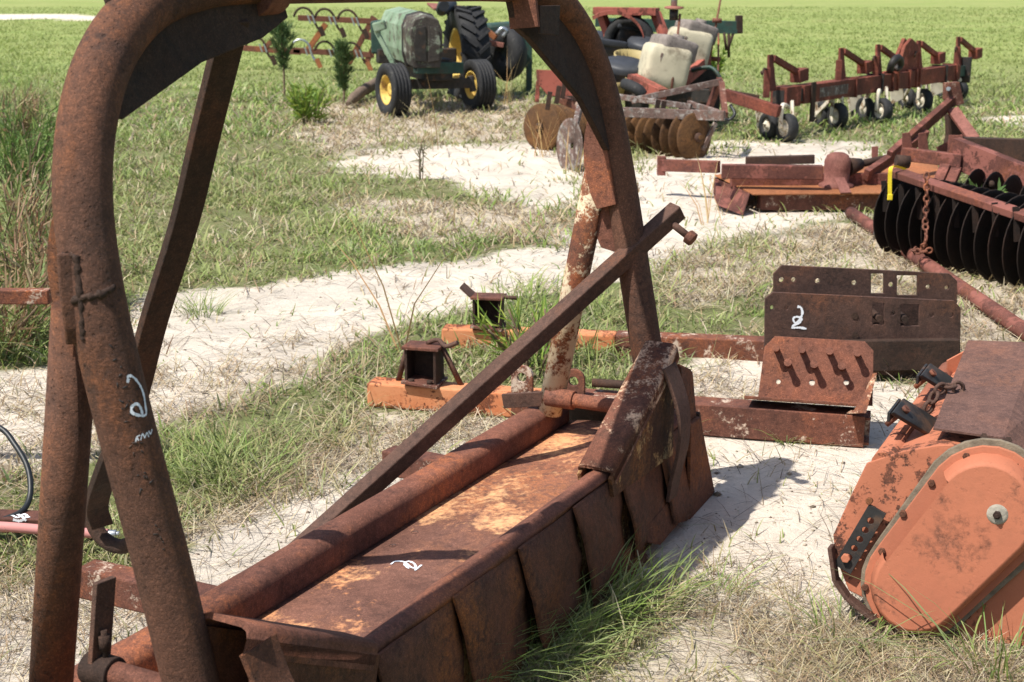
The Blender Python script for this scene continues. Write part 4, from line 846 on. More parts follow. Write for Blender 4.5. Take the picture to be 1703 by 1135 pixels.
# ---- row crop cultivator
q0, q1 = at(1308, 156, 16.4), at(1604, 112, 20.8); TD = (q1 - q0); TD.z = 0; Lq = TD.length; TD.normalize(); q0.z = .48; q1.z = .54
TF = V((TD.y, -TD.x, 0))
T = thing('row_cultivator', 'long red row cultivator with toolbar and white forked gauge wheels, in the grass', 'farm implement', (q0.x, q0.y, 0))
def tb(s, f=0, z=0): return q0 + (q1 - q0) * s + TF * f + V((0, 0, z))
MB().beam(tb(.05), tb(.93), .19, .22).build('toolbar', M['cultred'], T, bevel=.008)
MB().beam(tb(-.035), tb(.03), .22, .24).build('toolbar_end', M['cultred'], T, bevel=.006); MB().beam(tb(.03), tb(.075), .15, .15).build('insert', M['black'], T); MB().beam(tb(.0, 0, 0) - TD * .20, tb(.0) - TD * .202, .15, .16).build('socket', M['black'], T)
MB().beam(tb(.085, .11, .14), tb(.085, .11, -.34), .10, .025, up=TF).build('end_plate', M['dark'], T, bevel=.004)
MB().beam(tb(.93), tb(.975), .14, .15).build('green_tip', M['dkgreen'], T, bevel=.004); MB().beam(tb(.985, 0, .20), tb(.985, 0, -.18), .05, .26, up=TF).build('tip_plate', M['black'], T, bevel=.004)
MB().sheet([tb(.12, -.09, .103), tb(.43, -.09, .103), tb(.43, .09, .103), tb(.12, .09, .103)], V((0, 0, 1)), .004).sheet([tb(.68, -.09, .103), tb(.90, -.09, .103), tb(.90, .09, .103), tb(.68, .09, .103)], V((0, 0, 1)), .004).build('lit_top_tint', M['cream'], T)  # cream sheets put the toolbar's white sunlit top into the colour
MB().sheet([tb(.12, .097, .06), tb(.26, .097, .06), tb(.26, .097, -.06), tb(.12, .097, -.06)], TF, .003).build('pale_patch', M['lichen'], T)
for s in (.30, .44, .50, .53, .60, .64, .66, .83, .90):
    mb = MB(); w = .028
    mb.beam(tb(s, .108, .125), tb(s, .108, -.125), w, .025, up=TF); mb.beam(tb(s, -.108, .125), tb(s, -.108, -.125), w, .025, up=TF); mb.beam(tb(s, -.12, .118), tb(s, .12, .118), w, .02); mb.beam(tb(s, -.12, -.118), tb(s, .12, -.118), w, .02); mb.build('clamp', M['cultred'] if s not in (.44, .83) else M['black'], T, bevel=.003)
wheels = [(1308, 236, -.02), (1392, 213, .235), (1466, 205, .43), (1534, 186, .67), (1594, 166, .93)]
for i, (u, v, s) in enumerate(wheels):
    s0 = s + .035 if i else -.06
    mast = MB(); mast.beam(tb(s0, -.02, .08), tb(s0, -.06, .50), .17, .045, up=TF, taper=.6); mast.beam(tb(s0 - .035, .02, .02), tb(s0 - .035, .02, .36), .07, .07); mast.build('row_mast', M['cultred'], T, bevel=.006)
    arm = MB(); arm.beam(tb(s0 + .01, -.05, .46), tb(s0 + .135, -.06, .24), .06, .07); arm.beam(tb(s0 + .115, -.06, .21), tb(s0 + .155, -.06, .23), .14, .15); arm.build('parallel_arm', M['cultred'], T, bevel=.005)
    if i % 2 == 0 or i == 3:
        P = bez([tb(s0 - .035, .02, .34), tb(s0 - .06, .05, .36), tb(s0 - .075, .08, .30), tb(s0 - .10, .14, .34)], 10); MB().tube(P, .012, 6).build('crank', M['dark'], T)
    wp = gpt(u, v); r = .165; c = wp + V((0, 0, r)); ax = V((-.93, -.36, 0)).normalized()
    ty = MB().lathe(c, ax, [(r * .58, -.05), (r * .88, -.065), (r, -.03), (r, .03), (r * .88, .065), (r * .58, .05)], 24, True, True).build('gauge_wheel', M['rubber'], T)
    MB().lathe(c, ax, [(.0001, .06), (.035, .06), (.05, .02), (r * .45, .03), (r * .6, .055), (r * .62, .04), (r * .5, 0), (.0001, 0)], 20).build('rim', M['cream'], ty)
    c9 = c + V((-.16, .28, 0)); t9 = MB().lathe(c9, ax, [(r * .5, -.04), (r * .9, -.05), (r, 0), (r * .9, .05), (r * .5, .04)], 22, True, True).build('press_wheel', M['rubber'], T); MB().lathe(c9, ax, [(.0001, .05), (.03, .05), (.05, .02), (r * .62, .035), (r * .6, -.02), (.0001, 0)], 18).build('rim', M['cream'], t9)
    MB().beam(c9 + ax * .06, tb(s, -.05, -.12), .035, .05).build('press_arm', M['cream'], T, bevel=.004)
    hub = c + ax * .09; tk = tb(s, .10, -.12)
    mb = MB(); mb.tube(bez([hub, hub + V((0, 0, .14)), hub + V((.02, .03, .26)), tk], 12), .026, 8); mb.beam(c - ax * .07, c - ax * .07 + V((0, .1, .3)), .03, .05); mb.build('wheel_fork', M['cream'], T, bevel=0)
    sh = tb(s + .02, -.30, -.26); mb = MB(); mb.sheet([sh + V((-.10, 0, .10)), sh + V((.10, .04, .12)), sh + V((.12, .05, -.06)), sh + V((-.06, 0, -.14))], TF, .012); mb.build('crop_shield', M['cream'], T, bevel=.003)
    mb = MB(); mb.tube(bez([tb(s + .05, -.15, -.1), tb(s + .07, -.35, -.15), tb(s + .075, -.45, -.32), tb(s + .05, -.40, -.46)], 12), .018, 6); mb.tube(bez([tb(s + .02, -.15, -.1), tb(s + .035, -.30, -.15), tb(s + .04, -.38, -.30), tb(s + .02, -.32, -.46)], 12), .018, 6); mb.build('shank', M['engine'], T)
mb = MB(); mb.sheet([tb(.55, .02, .10), tb(.68, .02, .10), tb(.66, .02, .46), tb(.62, .02, .55), tb(.585, .02, .46)], TF, .05); mb.sheet([tb(.55, -.08, .10), tb(.68, -.08, .10), tb(.66, -.08, .46), tb(.62, -.08, .55)], TF, .05); mb.build('hitch_tower', M['cultred'], T, bevel=.006)
mb = MB(); mb.tube(bez([tb(.50, .05, .14), tb(.49, .10, .26), tb(.515, .12, .32), tb(.54, .1, .22), tb(.53, .05, .14)], 12), .05, 8); mb.build('cable_bundle', M['black'], T)
MB().beam(at(1205, 157, 16.1), at(1296, 186, 15.7), .10, .13).build('drawbar', M['cultred'], T, bevel=.006); MB().beam(at(1180, 148, 16.6), at(1262, 163, 16.4), .05, .06).build('tie_bar', M['dark'], T, bevel=.004)
MB().tube(bez([at(1215, 175, 16), at(1222, 190, 15.9), at(1212, 200, 15.9), at(1200, 196, 15.9)], 12), .02, 8).build('hose_loop', M['blackhose'], T)
# ---- far disc harrow (grey lichen frame)
T = thing('disc_harrow', 'disc harrow with lichen grey frame and brown discs, behind the right arch leg', 'farm implement', tuple(on(1030, 262)))
ax = V((.62, -.78, .05)).normalized()
for i in range(8):
    p = at(1062, 226, 15.2).lerp(at(1160, 229, 14.15), i / 7); disc(p, ax, .255, -.05, M['disc_brown'], T, hub=(i == 7))
MB().cyl(at(1055, 226, 15.3), at(1166, 229, 14.1), .025, 10).build('gang_axle', M['disc_brown'], T)
ax2 = V((-.62, -.78, .05)).normalized()
for i in range(8):
    p = at(898, 212, 14.9).lerp(at(990, 218, 15.6), i / 7); disc(p, ax2, .26, -.045, M['disc_brown'], T, hub=(i == 0))
MB().cyl(at(892, 212, 14.85), at(1000, 218, 15.7), .025, 10).build('gang_axle', M['disc_brown'], T)
for p, q, w, h, mt in (((1015, 186, 14.6), (1205, 193, 14.1), .07, .10, 'lichen'), ((1050, 168, 15.0), (1200, 136, 14.9), .05, .07, 'lichen'), ((930, 164, 14.8), (1010, 196, 14.3), .06, .09, 'beam'), ((1020, 160, 15.2), (1150, 178, 14.6), .05, .06, 'lichen'),
                       ((1145, 172, 14.7), (1208, 192, 14.2), .05, .06, 'lichen'), ((1180, 178, 15.1), (1198, 132, 14.9), .06, .07, 'mower'), ((1200, 140, 14.8), (1206, 192, 14.2), .06, .07, 'beam'), ((1190, 205, 14.3), (1168, 250, 14.2), .03, .05, 'lichen'), ((1176, 190, 14.3), (1150, 228, 14.2), .03, .05, 'lichen'), ((1040, 185, 14.9), (1000, 240, 15.0), .05, .05, 'gusset')):
    MB().beam(at(*p), at(*q), w, h).build('frame_bar', M[mt], T, bevel=.004)
for u, v, hh in ((910, 165, .22), (925, 155, .24), (935, 146, .26), (955, 150, .2), (1090, 178, .14), (1100, 180, .16)): MB().beam(at(u, v + 18, 14.6), at(u + 5, v - 12, 14.6), .05, .04).build('spring_post', M['dark'], T, bevel=.003)
cp = at(952, 243, 13.3); o = MB().lathe(cp, (-.90, -.43, .05), disc_prof(.27, .03), 30, True, True).build('coulter_disc', M['lichen'], T); MB().beam(cp + V((.02, 0, .16)), at(966, 172, 13.9), .05, .10).build('coulter_arm', M['lichen'], T, bevel=.004)
# ---- planter
T = thing('planter', 'red planter with cream tanks and black lidded hoppers, behind the lichen grey harrow', 'farm implement', tuple(on(1060, 195)))
def rbox(c, sx, sy, sz, yaw, tilt=0, r=.08, tap=1.0):
    # rounded box: stacked rounded rectangles
    Mx = Matrix.Rotation(yaw, 3, 'Z') @ Matrix.Rotation(tilt, 3, 'Y'); rings = []
    for h, k in ((-.5, .80), (-.47, .91), (-.40, .985), (-.2, 1.0), (.2, 1.0 * tap), (.40, .985 * tap), (.47, .91 * tap), (.5, .80 * tap)):
        ring = []
        for i in range(24):
            w = 2 * math.pi * i / 24; cw, sw = math.cos(w), math.sin(w); e = .26
            ring.append(V(c) + Mx @ V((sx / 2 * k * math.copysign(abs(cw) ** e, cw), sy / 2 * k * math.copysign(abs(sw) ** e, sw), sz * h)))
        rings.append(ring)
    mb = MB(); mb.loft(rings, True, True); return mb
for (u, v, Y), sc_ in (((1104, 112, 17.0), 1), ((1143, 82, 18.0), .95)):
    c = at(u, v, Y); tk = rbox(c, .56 * sc_, .50 * sc_, .52 * sc_, R(8), R(12)).build('tank', M['tank'], T)
    c2 = c + V((.11, .05, .22)) * sc_; rbox(c2, .50 * sc_, .46 * sc_, .26 * sc_, R(20), R(16)).build('tank_shoulder', M['tanklid'], tk)
    MB().lathe(c2 + V((.06, -.02, .12)), (.25, 0, 1), [(.0001, .05), (.07, .05), (.075, 0)], 14).build('cap', M['tanklid'], tk)
    MB().beam(c + V((-.05, -.255, .18)) * sc_, c + V((-.16, -.255, -.2)) * sc_, .025, .012, up=(0, 1, 0)).build('tie_strap', M['lichen'], tk)
ax3 = V((.10, -.25, 1)).normalized()
for u, v, Y, r, kind in ((1040, 108, 17.3, .27, 'lid'), (1010, 128, 17.0, .25, 'open'), (1054, 92, 17.9, .26, 'open'), (1078, 72, 18.5, .26, 'lid'), (1010, 80, 18.3, .24, 'box'), (1043, 52, 19.0, .26, 'box'), (990, 62, 19.0, .24, 'lid')):
    c = at(u, v, Y)
    if kind == 'box':
        b_ = rbox(c - V((0, 0, .1)), .42, .36, .30, R(20), R(8)).build('hopper', M['black'], T); rbox(c + V((0, 0, .06)), .46, .40, .10, R(20), R(8)).build('lid', M['lid'], b_); continue
    b_ = MB().lathe(c - ax3 * .42, ax3, [(r * .45, 0), (r * .75, .08), (r * .95, .28), (r, .42), (r * .93, .42), (r * .88, .28), (r * .6, .1), (.0001, .08)], 24).build('hopper', M['bucket'] if kind == 'open' or r == .26 else M['black'], T)
    if kind == 'lid': MB().lathe(c, ax3, [(r * 1.06, -.06), (r * 1.08, 0), (r * .98, .035), (r * .4, .05), (.0001, .055)], 24).build('lid', M['lid'], b_)
MB().sheet([at(892, 116, 16.6), at(935, 118, 16.6), at(972, 138, 16.6), at(955, 160, 16.6), at(912, 160, 16.6), at(893, 138, 16.6)], V((.1, -1, .1)), .03).build('shield_plate', M['planter_red'], T, bevel=.004)
MB().beam(at(895, 135, 16.7), at(893, 170, 16.7), .05, .06).build('shield_post', M['planter_red'], T, bevel=.004)
MB().beam(at(990, 18, 19.0), at(1094, 20, 18.8), .40, .10).build('top_frame', M['planter_red'], T, bevel=.006)
for a, b in (((1000, 22, 19.0), (1014, 64, 18.9)), ((1090, 22, 18.8), (1110, 74, 18.6)), ((1060, 22, 18.9), (1054, 50, 18.9))): MB().beam(at(*a), at(*b), .12, .10).build('frame_post', M['planter_red'], T, bevel=.006)
P = [at(1070, 66, 18.6) + V((-.43 + .43 * math.cos(R(w)), 0, .38 * math.sin(R(w)))) for w in range(-5, 130, 12)]
MB().loft([[p + V((0, .08, 0)) for p in P], [p - V((0, .08, 0)) for p in P]], True).loft([[p + V((0, .08, -.02)) for p in P], [p + V((0, .08, 0)) for p in P]], False).loft([[p - V((0, .08, .05)) for p in P], [p - V((0, .08, 0)) for p in P]], False).build('wheel_guard', M['planter_red'], T)
cw = at(1046, 70, 18.8); w_ = MB().lathe(cw, (-.3, -1, 0), [(.22, -.07), (.33, -.09), (.36, 0), (.33, .09), (.22, .07)], 24, True, True).build('tyre', M['rubber'], T)
MB().beam(at(1050, 132, 16.8), at(1102, 158, 16.4), .16, .14).build('tank_cradle', M['planter_red'], T, bevel=.006); MB().beam(at(1130, 140, 17.2), at(1178, 100, 18.0), .08, .16).build('tank_cradle', M['planter_red'], T, bevel=.006)
MB().beam(at(920, 150, 17.2), at(1180, 160, 16.9), .16, .16).build('main_beam', M['engine'], T, bevel=.006); MB().beam(at(960, 130, 18.2), at(1190, 128, 18.4), .16, .2).build('main_beam', M['engine'], T, bevel=.006)
for u, Y in ((960, 17.2), (1060, 17.0), (1150, 17.0), (1180, 18.2), (1000, 18.4)):
    p = at(u, 150, Y); MB().sheet([V((p.x - .14, p.y, .45)), V((p.x + .14, p.y, .5)), V((p.x + .10, p.y, .0)), V((p.x - .10, p.y, .0))], V((.3, -1, 0)), .16).build('row_opener', M['engine'], T, bevel=.02)
MB().tube(bez([at(1040, 140, 16.7), at(1048, 143, 16.5), at(1062, 150, 16.4), at(1068, 158, 16.4)], 10), .07, 12).build('boot', M['rubber'], T)
MB().tube(bez([at(1150, 118, 17.3), at(1180, 112, 17.2), at(1195, 125, 17.1), at(1200, 140, 17.1)], 10), .025, 8).build('hose', M['dkgreen'], T)
MB().beam(at(990, 37, 20.6), at(1226, 43, 20.4), .12, .13).build('rear_toolbar', M['dkgreen'], T, bevel=.006); MB().beam(at(1075, 50, 20.4), at(1226, 53, 20.3), .06, .06).build('rear_tie', M['dkgreen'], T); MB().beam(at(1229, 26, 20.4), at(1229, 56, 20.4), .09, .16).build('toolbar_end', M['dark'], T, bevel=.006)
MB().beam(at(1180, 47, 20.3), at(1160, 48, 20.3), .18, .1).build('clamp', M['black'], T)
for u0, u1, v1 in ((1204, 1208, 84), (1220, 1210, 84), (1212, 1212, 96)): MB().cyl(at(u0, 54, 20.3), at(u1, v1, 20.3), .022, 6).build('hanging_chain', M['dark'], T)
MB().cyl(at(1131, 24, 17.2), at(1117, 148, 16.7), .016, 8).build('marker_rod', M['rail'], T); MB().cyl(at(1199, -4, 18.2), at(1181, 96, 18.0), .013, 8).build('marker_rod', M['rail'], T); MB().cyl(at(1195, 56, 18.4), at(1194, 142, 17.6), .013, 8).build('marker_rod', M['rail'], T)
for u, v in ((1192, 34), (1190, 98)): MB().cyl(at(u - 7, v, 18.1), at(u + 8, v + 1, 18.1), .03, 8).build('rod_clamp', M['rail'], T)
lp = at(1121, 12, 17.2); MB().lathe(lp, (0, -.1, 1), [(.0001, .02), (.12, 0), (.12, -.015), (.0001, -.01)], 20).build('marker_disc', M['pinkred'], T); MB().cyl(lp - V((0, 0, .03)), lp - V((0, 0, .16)), .055, 14).build('marker_light', M['black'], T); MB().cyl(lp, lp + V((0, 0, .3)), .04, 12).build('marker_tube', M['zinc'], T)
# ---- tractor
hd_ = V((.28, -.96, 0)).normalized(); axL = V((-.96, -.28, 0)).normalized(); fc = (gpt(655, 194) + gpt(792, 184)) / 2; fc.z = 0
def tr(f, l, z): return fc + hd_ * f + axL * l + V((0, 0, z))
T = thing('tractor', 'old green tractor with yellow wheels standing in the grass, seen through the arch', 'tractor', tuple(fc))
def wheel(name, c, ax, r, w, rr, mat_r, out=1, lugs=0):
    prof = [(rr, -w * .42), (r * .84, -w / 2), (r * .95, -w * .46)]
    if lugs: prof += [(r * .97, -w * .2), (r * .975, w * .2)]
    else:
        for k in range(5): q = -.36 + .18 * k; prof += [(r, w * (q - .055)), (r, w * (q + .055)), (r * .965, w * (q + .075)), (r * .965, w * (q + .105))]
        prof = prof[:-2]
    prof += [(r * .95, w * .46), (r * .84, w / 2), (rr, w * .42)]
    mb = MB(); mb.lathe(c, ax, prof, 40, True, True)
    if lugs:
        a, b_ = perp(ax)
        for i in range(lugs):
            for sd2 in (-1, 1):
                w0 = 2 * math.pi * (i + (.5 if sd2 > 0 else 0)) / lugs; w1 = w0 + .22
                q0_ = c + (a * math.cos(w0) + b_ * math.sin(w0)) * r * .985 + ax * sd2 * w * .47; q1_ = c + (a * math.cos(w1) + b_ * math.sin(w1)) * r * .985 + ax * sd2 * w * .02
                mb.beam(q0_, q1_, .05, .06, up=(q0_ + q1_) / 2 - c)
    ty = mb.build(name, M['rubber'], T)
    o = ax * out; MB().lathe(c, o, [(.0001, .03), (.05, .05), (.09, .05), (.10, -.0), (rr * .62, -.02), (rr * .86, .03), (rr * .9, w * .36), (rr * 1.02, w * .42), (rr * 1.04, w * .36), (rr * .98, 0), (rr * .98, -w * .42), (rr * .9, -w * .42), (rr * .86, 0), (rr * .5, -.05), (.0001, -.05)], 36).build('rim', mat_r, ty)
    return ty
wheel('front_wheel', gpt(655, 194) + V((0, 0, .36)), V((-.88, -.47, 0)).normalized(), .365, .28, .205, M['yellow'])
wheel('front_wheel', gpt(795, 184) + V((0, 0, .36)), V((-.88, -.47, 0)).normalized(), .365, .28, .205, M['yellow'], out=-1)
rw = tr(-2.05, -.98, .72); wheel('rear_wheel', rw, axL, .74, .44, .42, M['yellow'], lugs=22)
for i in range(8):
    w = 2 * math.pi * i / 8; a, b_ = perp(axL); MB().lathe(rw + axL * .02 + (a * math.cos(w) + b_ * math.sin(w)) * .27, axL, [(.0001, .002), (.035, .002), (.036, -.004)], 10).build('rim_hole', M['black'], T)
MB().beam(tr(-2.05, -.8, .72), tr(-2.05, .45, .72), .22, .22).build('rear_axle', M['engine'], T, bevel=.02)
mb = MB(); mb.beam(tr(.02, .50, .42), tr(.02, -.50, .42), .12, .14); mb.tube([tr(.02, -.50, .52), tr(.02, -.55, .30)], .05, 10); mb.tube([tr(.02, .50, .55), tr(.02, .55, .30)], .05, 10); mb.build('front_axle', M['engine'], T, bevel=.01)
MB().beam(tr(.20, 0, .62), tr(-1.6, 0, .62), .42, .30).build('engine_block', M['engine'], T, bevel=.02)
def hood(f0, f1, hw0, hw1, z0, z1, zt0, name, mat):
    tr = lambda f, l, z: fc + hd_ * f + axL * (l + .20) + V((0, 0, z))
    rings = []
    for f, hw, zb, ztp in ((f0, hw0, z0, zt0), (f1, hw1, z1, zt0 + .05)):
        rings.append([tr(f, hw * .82, zb), tr(f, hw, zb + .18), tr(f, hw, ztp - .2), tr(f, hw * .75, ztp - .05), tr(f, 0, ztp), tr(f, -hw * .75, ztp - .05), tr(f, -hw, ztp - .2), tr(f, -hw, zb + .18), tr(f, -hw * .82, zb)])
    mb = MB(); mb.loft(rings, False, True); return mb.build(name, mat, T, bevel=.012)
hood(.36, -.06, .225, .25, .66, .70, 1.36, 'nose', M['green_mould']); hood(-.08, -1.5, .26, .29, .70, .76, 1.42, 'hood', M['green'])
hood(-.035, -.105, .262, .264, .66, .66, 1.385, 'hood_seam', M['black'])
g9 = lambda l, q: tr(.372, l + .20, q)
MB().sheet([g9(.17, .76), g9(.19, 1.0), g9(.15, 1.20), g9(.015, 1.23), g9(.015, .74)], hd_, .02).build('grille', M['engine'], T, bevel=.004)
MB().sheet([g9(-.015, .74), g9(-.015, 1.23), g9(-.15, 1.20), g9(-.19, 1.0), g9(-.17, .76)], hd_, .02).build('grille', M['green_mould'], T, bevel=.004)
MB().beam(tr(.30, .36, .66), tr(.10, -.36, .64), .12, .16).build('nose_bracket', M['dkgreen'], T, bevel=.01)
ps = at(626, 52, 19.2); pe = at(655, 108, 19.1)
MB().beam(ps, pe, .05, .06).build('light_stay', M['green'], T, bevel=.004); MB().beam(ps + V((-.04, 0, .04)), ps + V((.13, 0, .09)), .15, .13).build('lamp_housing', M['green'], T, bevel=.02)
MB().beam(pe, at(662, 122, 19.1), .12, .10).build('stay_foot', M['green'], T, bevel=.008)
MB().tube(bez([tr(-.9, -.35, 1.48), tr(-1.2, -.42, 1.52), tr(-1.7, -.5, 1.40), tr(-2.2, -.8, 1.50)], 14), [.10] * 2 + [.07] * 13 if False else .08, 10).build('exhaust_cover', M['lid'], T)
MB().sheet([tr(-2.2, -.5, 1.42), tr(-2.7, -.5, 1.5), tr(-2.8, -1.1, 1.45), tr(-2.3, -1.15, 1.38)], V((0, 0, 1)), .04).build('seat_pan', M['pinkred'], T, bevel=.01)
MB().beam(tr(-2.0, .3, 1.0), tr(-2.9, .0, 1.0), .5, .5).build('rear_housing', M['dkgreen'], T, bevel=.03)
# green implement behind the tractor, half hidden by the arch leg
T = thing('loader', 'dark green machine with rusty orange levers, right behind the tractor', 'farm implement', tuple(on(850, 108)))
c = at(845, 78, 23.0)
MB().beam(c + V((-.35, 0, .0)), c + V((.35, .1, .05)), .6, .75).build('body', M['dkgreen'], T, bevel=.06); MB().lathe(at(842, 90, 22.4), (-.75, -.6, 0), [(.12, -.1), (.38, -.13), (.44, 0), (.38, .13), (.12, .1)], 26, True, True).build('tyre', M['rubber'], T)
MB().beam(at(872, 62, 22.4), at(882, 44, 22.4), .07, .07).build('handle', M['green'], T, bevel=.01); MB().beam(at(798, 42, 22.3), at(825, 64, 22.2), .07, .09).build('lever', M['mower_deck'], T, bevel=.01); MB().beam(at(806, 70, 22.2), at(838, 76, 22.2), .09, .08).build('lever', M['pinkred'], T, bevel=.01)
MB().tube(bez([at(826, 58, 22.2), at(834, 48, 22.2), at(842, 52, 22.2), at(836, 62, 22.2)], 12), .035, 8).build('steel_clevis', M['zinc'], T)
MB().beam(at(880, 60, 22.6), V((at(880, 60, 22.6).x, 22.6, -.02)), .10, .12).build('leg', M['dkgreen'], T, bevel=.01)
# ---- spring tine cultivator far left
T = thing('tine_cultivator', 'rusty spring tine cultivator tipped on edge, in the field left of the tractor', 'farm implement', tuple(on(540, 100)))
def fb_(u, v, Y=30.5): return at(u, v, Y)
for (a, b) in (((496, 30), (628, 36)), ((400, 80), (500, 87)), ((488, 84), (622, 92))): MB().beam(fb_(*a), fb_(*b), .12, .12).build('frame_bar', M['rail'], T, bevel=.006)
for a, b, mt in (((622, 28), (580, 106), 'rail'), ((632, 58), (608, 107), 'rail'), ((542, 40), (512, 84), 'mower_deck')): MB().beam(fb_(*a), fb_(*b), .10, .12).build('cross_bar', M[mt], T, bevel=.006)
MB().beam(fb_(604, 58), fb_(630, 64), .14, .16).build('gusset_plate', M['rail'], T, bevel=.006); MB().beam(fb_(440, 80), fb_(455, 66), .14, .10).build('end_bracket', M['rail'], T)
for i, (u, v) in enumerate(((505, 32), (540, 34), (578, 36), (425, 80), (500, 85), (540, 88), (584, 90))):
    c = fb_(u, v, 30.3); P = [c + V((.22 * math.cos(R(w)), 0, .26 * math.sin(R(w)) - .02)) for w in range(165, -15, -15)] + [c + V((.30, -.05, -.18)), c + V((.42, -.08, -.28))]
    MB().tube(bez(P, 30), .028, 6).build('tine', M['dark'] if i != 4 else M['zinc'], T); MB().beam(c + V((.36, -.1, -.16)), c + V((.44, -.1, -.36)), .05, .10).build('shovel', M['mower_deck'] if i > 3 else M['dark'], T); MB().beam(c + V((.10, -.09, .09)), c + V((.16, -.09, -.09)), .03, .02, up=(0, 1, 0)).beam(c + V((.20, -.09, .09)), c + V((.26, -.09, -.09)), .03, .02, up=(0, 1, 0)).build('clamp', M['zinc'], T)
# ---- log
p0, p1 = gpt(578, 184), gpt(628, 160); T = None
mb = MB(); mb.tube(bez([p0 + V((0, 0, .08)), p0.lerp(p1, .4) + V((0, 0, .16)), p1 + V((0, 0, .20))], 10), [.03, .05, .07, .085, .07, .09, .08, .095, .085, .09, .09][:len(bez([p0, p0.lerp(p1, .4), p1], 10))], 10)
tag(mb.build('log', M['wood'], root=tuple(p0)), 'old grey log lying beside the front wheel of the tractor', 'log')

# ================================================================== PLANTS
def needles(name, pts, n, ln, w, par, up=.6, cols=None, mat=None):
    # pts: list of (position, outward dir, spread)
    idx = rng.integers(0, len(pts), n); P = np.array([pts[i][0] for i in idx]) + rng.normal(0, 1, (n, 3)) * np.array([pts[i][2] for i in idx])[:, None]
    D = np.array([pts[i][1] for i in idx], float) + rng.normal(0, .55, (n, 3)); D[:, 2] += up; D /= np.linalg.norm(D, axis=1)[:, None]
    S_ = np.cross(D, rng.normal(0, 1, (n, 3))); S_ /= np.linalg.norm(S_, axis=1)[:, None]; l_ = ln * rng.uniform(.6, 1.2, n)[:, None]
    co = np.stack([P - S_ * w / 2, P + S_ * w / 2, P + D * l_ * .55 + S_ * w * .45, P + D * l_, P + D * l_ * .55 - S_ * w * .45], 1)
    tn = np.repeat(pick(np.array(cols), n)[:, None], 5, 1).reshape(-1, 3)
    me = bpy.data.meshes.new(name); np_mesh(me, co.reshape(-1, 3), np.arange(n * 5), np.arange(n) * 5, tn, False); me.materials.append(mat or M['needle'])
    o = bpy.data.objects.new(name, me); COL.objects.link(o); o.parent = par; return o
def pine(u, v, h, rad, label, lo=.25, cols=((.05, .095, .03), (.075, .13, .045), (.10, .15, .05)), n=1500):
    p = gpt(u, v); T = thing('pine_sapling', label, 'sapling', tuple(p)); mb = MB(); mb.tube(bez([V((0, 0, -.03)), V((.01, 0, h * .4)), V((0, .01, h * .8)), V((.01, 0, h * .97))], 12), .018, 8)
    pts = []
    for k in range(26):
        z = h * (lo + (1 - lo) * k / 26); a = k * 2.4; rr = rad * (math.sin(math.pi * min(1, (1 - (z / h - lo) / (1 - lo)) * .85 + .12))) * random.uniform(.6, 1.1)
        tip = V((math.cos(a) * rr, math.sin(a) * rr, z + rr * .9)); mb.tube([V((0, 0, z)), tip], [.006, .003], 5)
        for q in (.3, .6, .85, 1): pts.append((V((0, 0, z)).lerp(tip, q), (math.cos(a) * .5, math.sin(a) * .5, .6), .018))
    for q in range(8): pts.append((V((0, 0, h * (.8 + .2 * q / 8))), (0, 0, 1), .012))
    mb2 = MB(); mb2.v = [x + p for x in mb.v]; mb2.f = mb.f; mb2.sm = mb.sm; mb2.build('trunk', M['bark'], T); needles('crown', pts, n, .12, .011, T, .5, cols); return T
pine(473, 166, 1.12, .20, 'tall slim pine sapling in front of the far spring tine cultivator', .42)
pine(572, 172, .86, .17, 'short bushy pine sapling just left of the tractor front wheel', .22, n=1700)
def bush(name, u, v, h, rad, n, label, cat, cols, ln=.16, w=.02, stems=14, tips=None):
    p = gpt(u, v); T = thing(name, label, cat, tuple(p)); mb = MB(); pts = []
    for i in range(stems):
        a = random.uniform(0, 6.28); r0 = rad * random.uniform(.1, .35); r1 = rad * random.uniform(.4, 1.0); hh = h * random.uniform(.55, 1)
        A = [V((math.cos(a) * r0, math.sin(a) * r0, -.02)), V((math.cos(a) * (r0 + r1) / 2, math.sin(a) * (r0 + r1) / 2, hh * .5)), V((math.cos(a + .2) * r1, math.sin(a + .2) * r1, hh))]
        B_ = bez(A, 8); mb.tube([x + p for x in B_], .005, 5)
        for q in B_[2:]: pts.append((q, (math.cos(a) * .6, math.sin(a) * .6, .5), rad * .07))
    mb.build('stems', M['bark'], T); needles('leaves', pts, n, ln, w, T, .3, cols, M['blade']); return T
YG = ((.22, .31, .05), (.30, .38, .07), (.16, .26, .05)); WG = ((.13, .22, .05), (.19, .28, .07), (.10, .17, .05)); RD = ((.36, .25, .14), (.30, .17, .10), (.18, .24, .07), (.42, .34, .20), (.22, .26, .09))
bush('bush', 515, 207, .52, .27, 520, 'yellow green bushy shrub in the grass below the pine saplings', 'bush', YG)
bush('weed', 1632, 430, .50, .13, 170, 'tall leafy weed in front of the dark discs of the near harrow', 'weed', WG, .10, .022, 7)
bush('weed', 1575, 436, .24, .14, 150, 'low leafy weed at the foot of the near harrow discs', 'weed', WG, .09, .02, 7)
bush('weed', 1190, 130, .60, .2, 420, 'bright green weed growing behind the end of the lichen grey harrow', 'weed', YG, .14, .03, 8)
bush('weed', 885, 625, .30, .24, 230, 'light green weed patch at the foot of the cream painted rear leg', 'weed', YG, .13, .008, 16)
bush('weed', 700, 300, .40, .10, 46, 'thin grey green weed on the edge of the pale sand patch', 'weed', ((.15, .17, .08), (.20, .17, .10)), .10, .010, 3)
bush('weed', 1060, 335, .0001 + .20, .10, 60, 'small dry weed beside the bolt end of the square bar', 'weed', RD, .08, .01, 4)
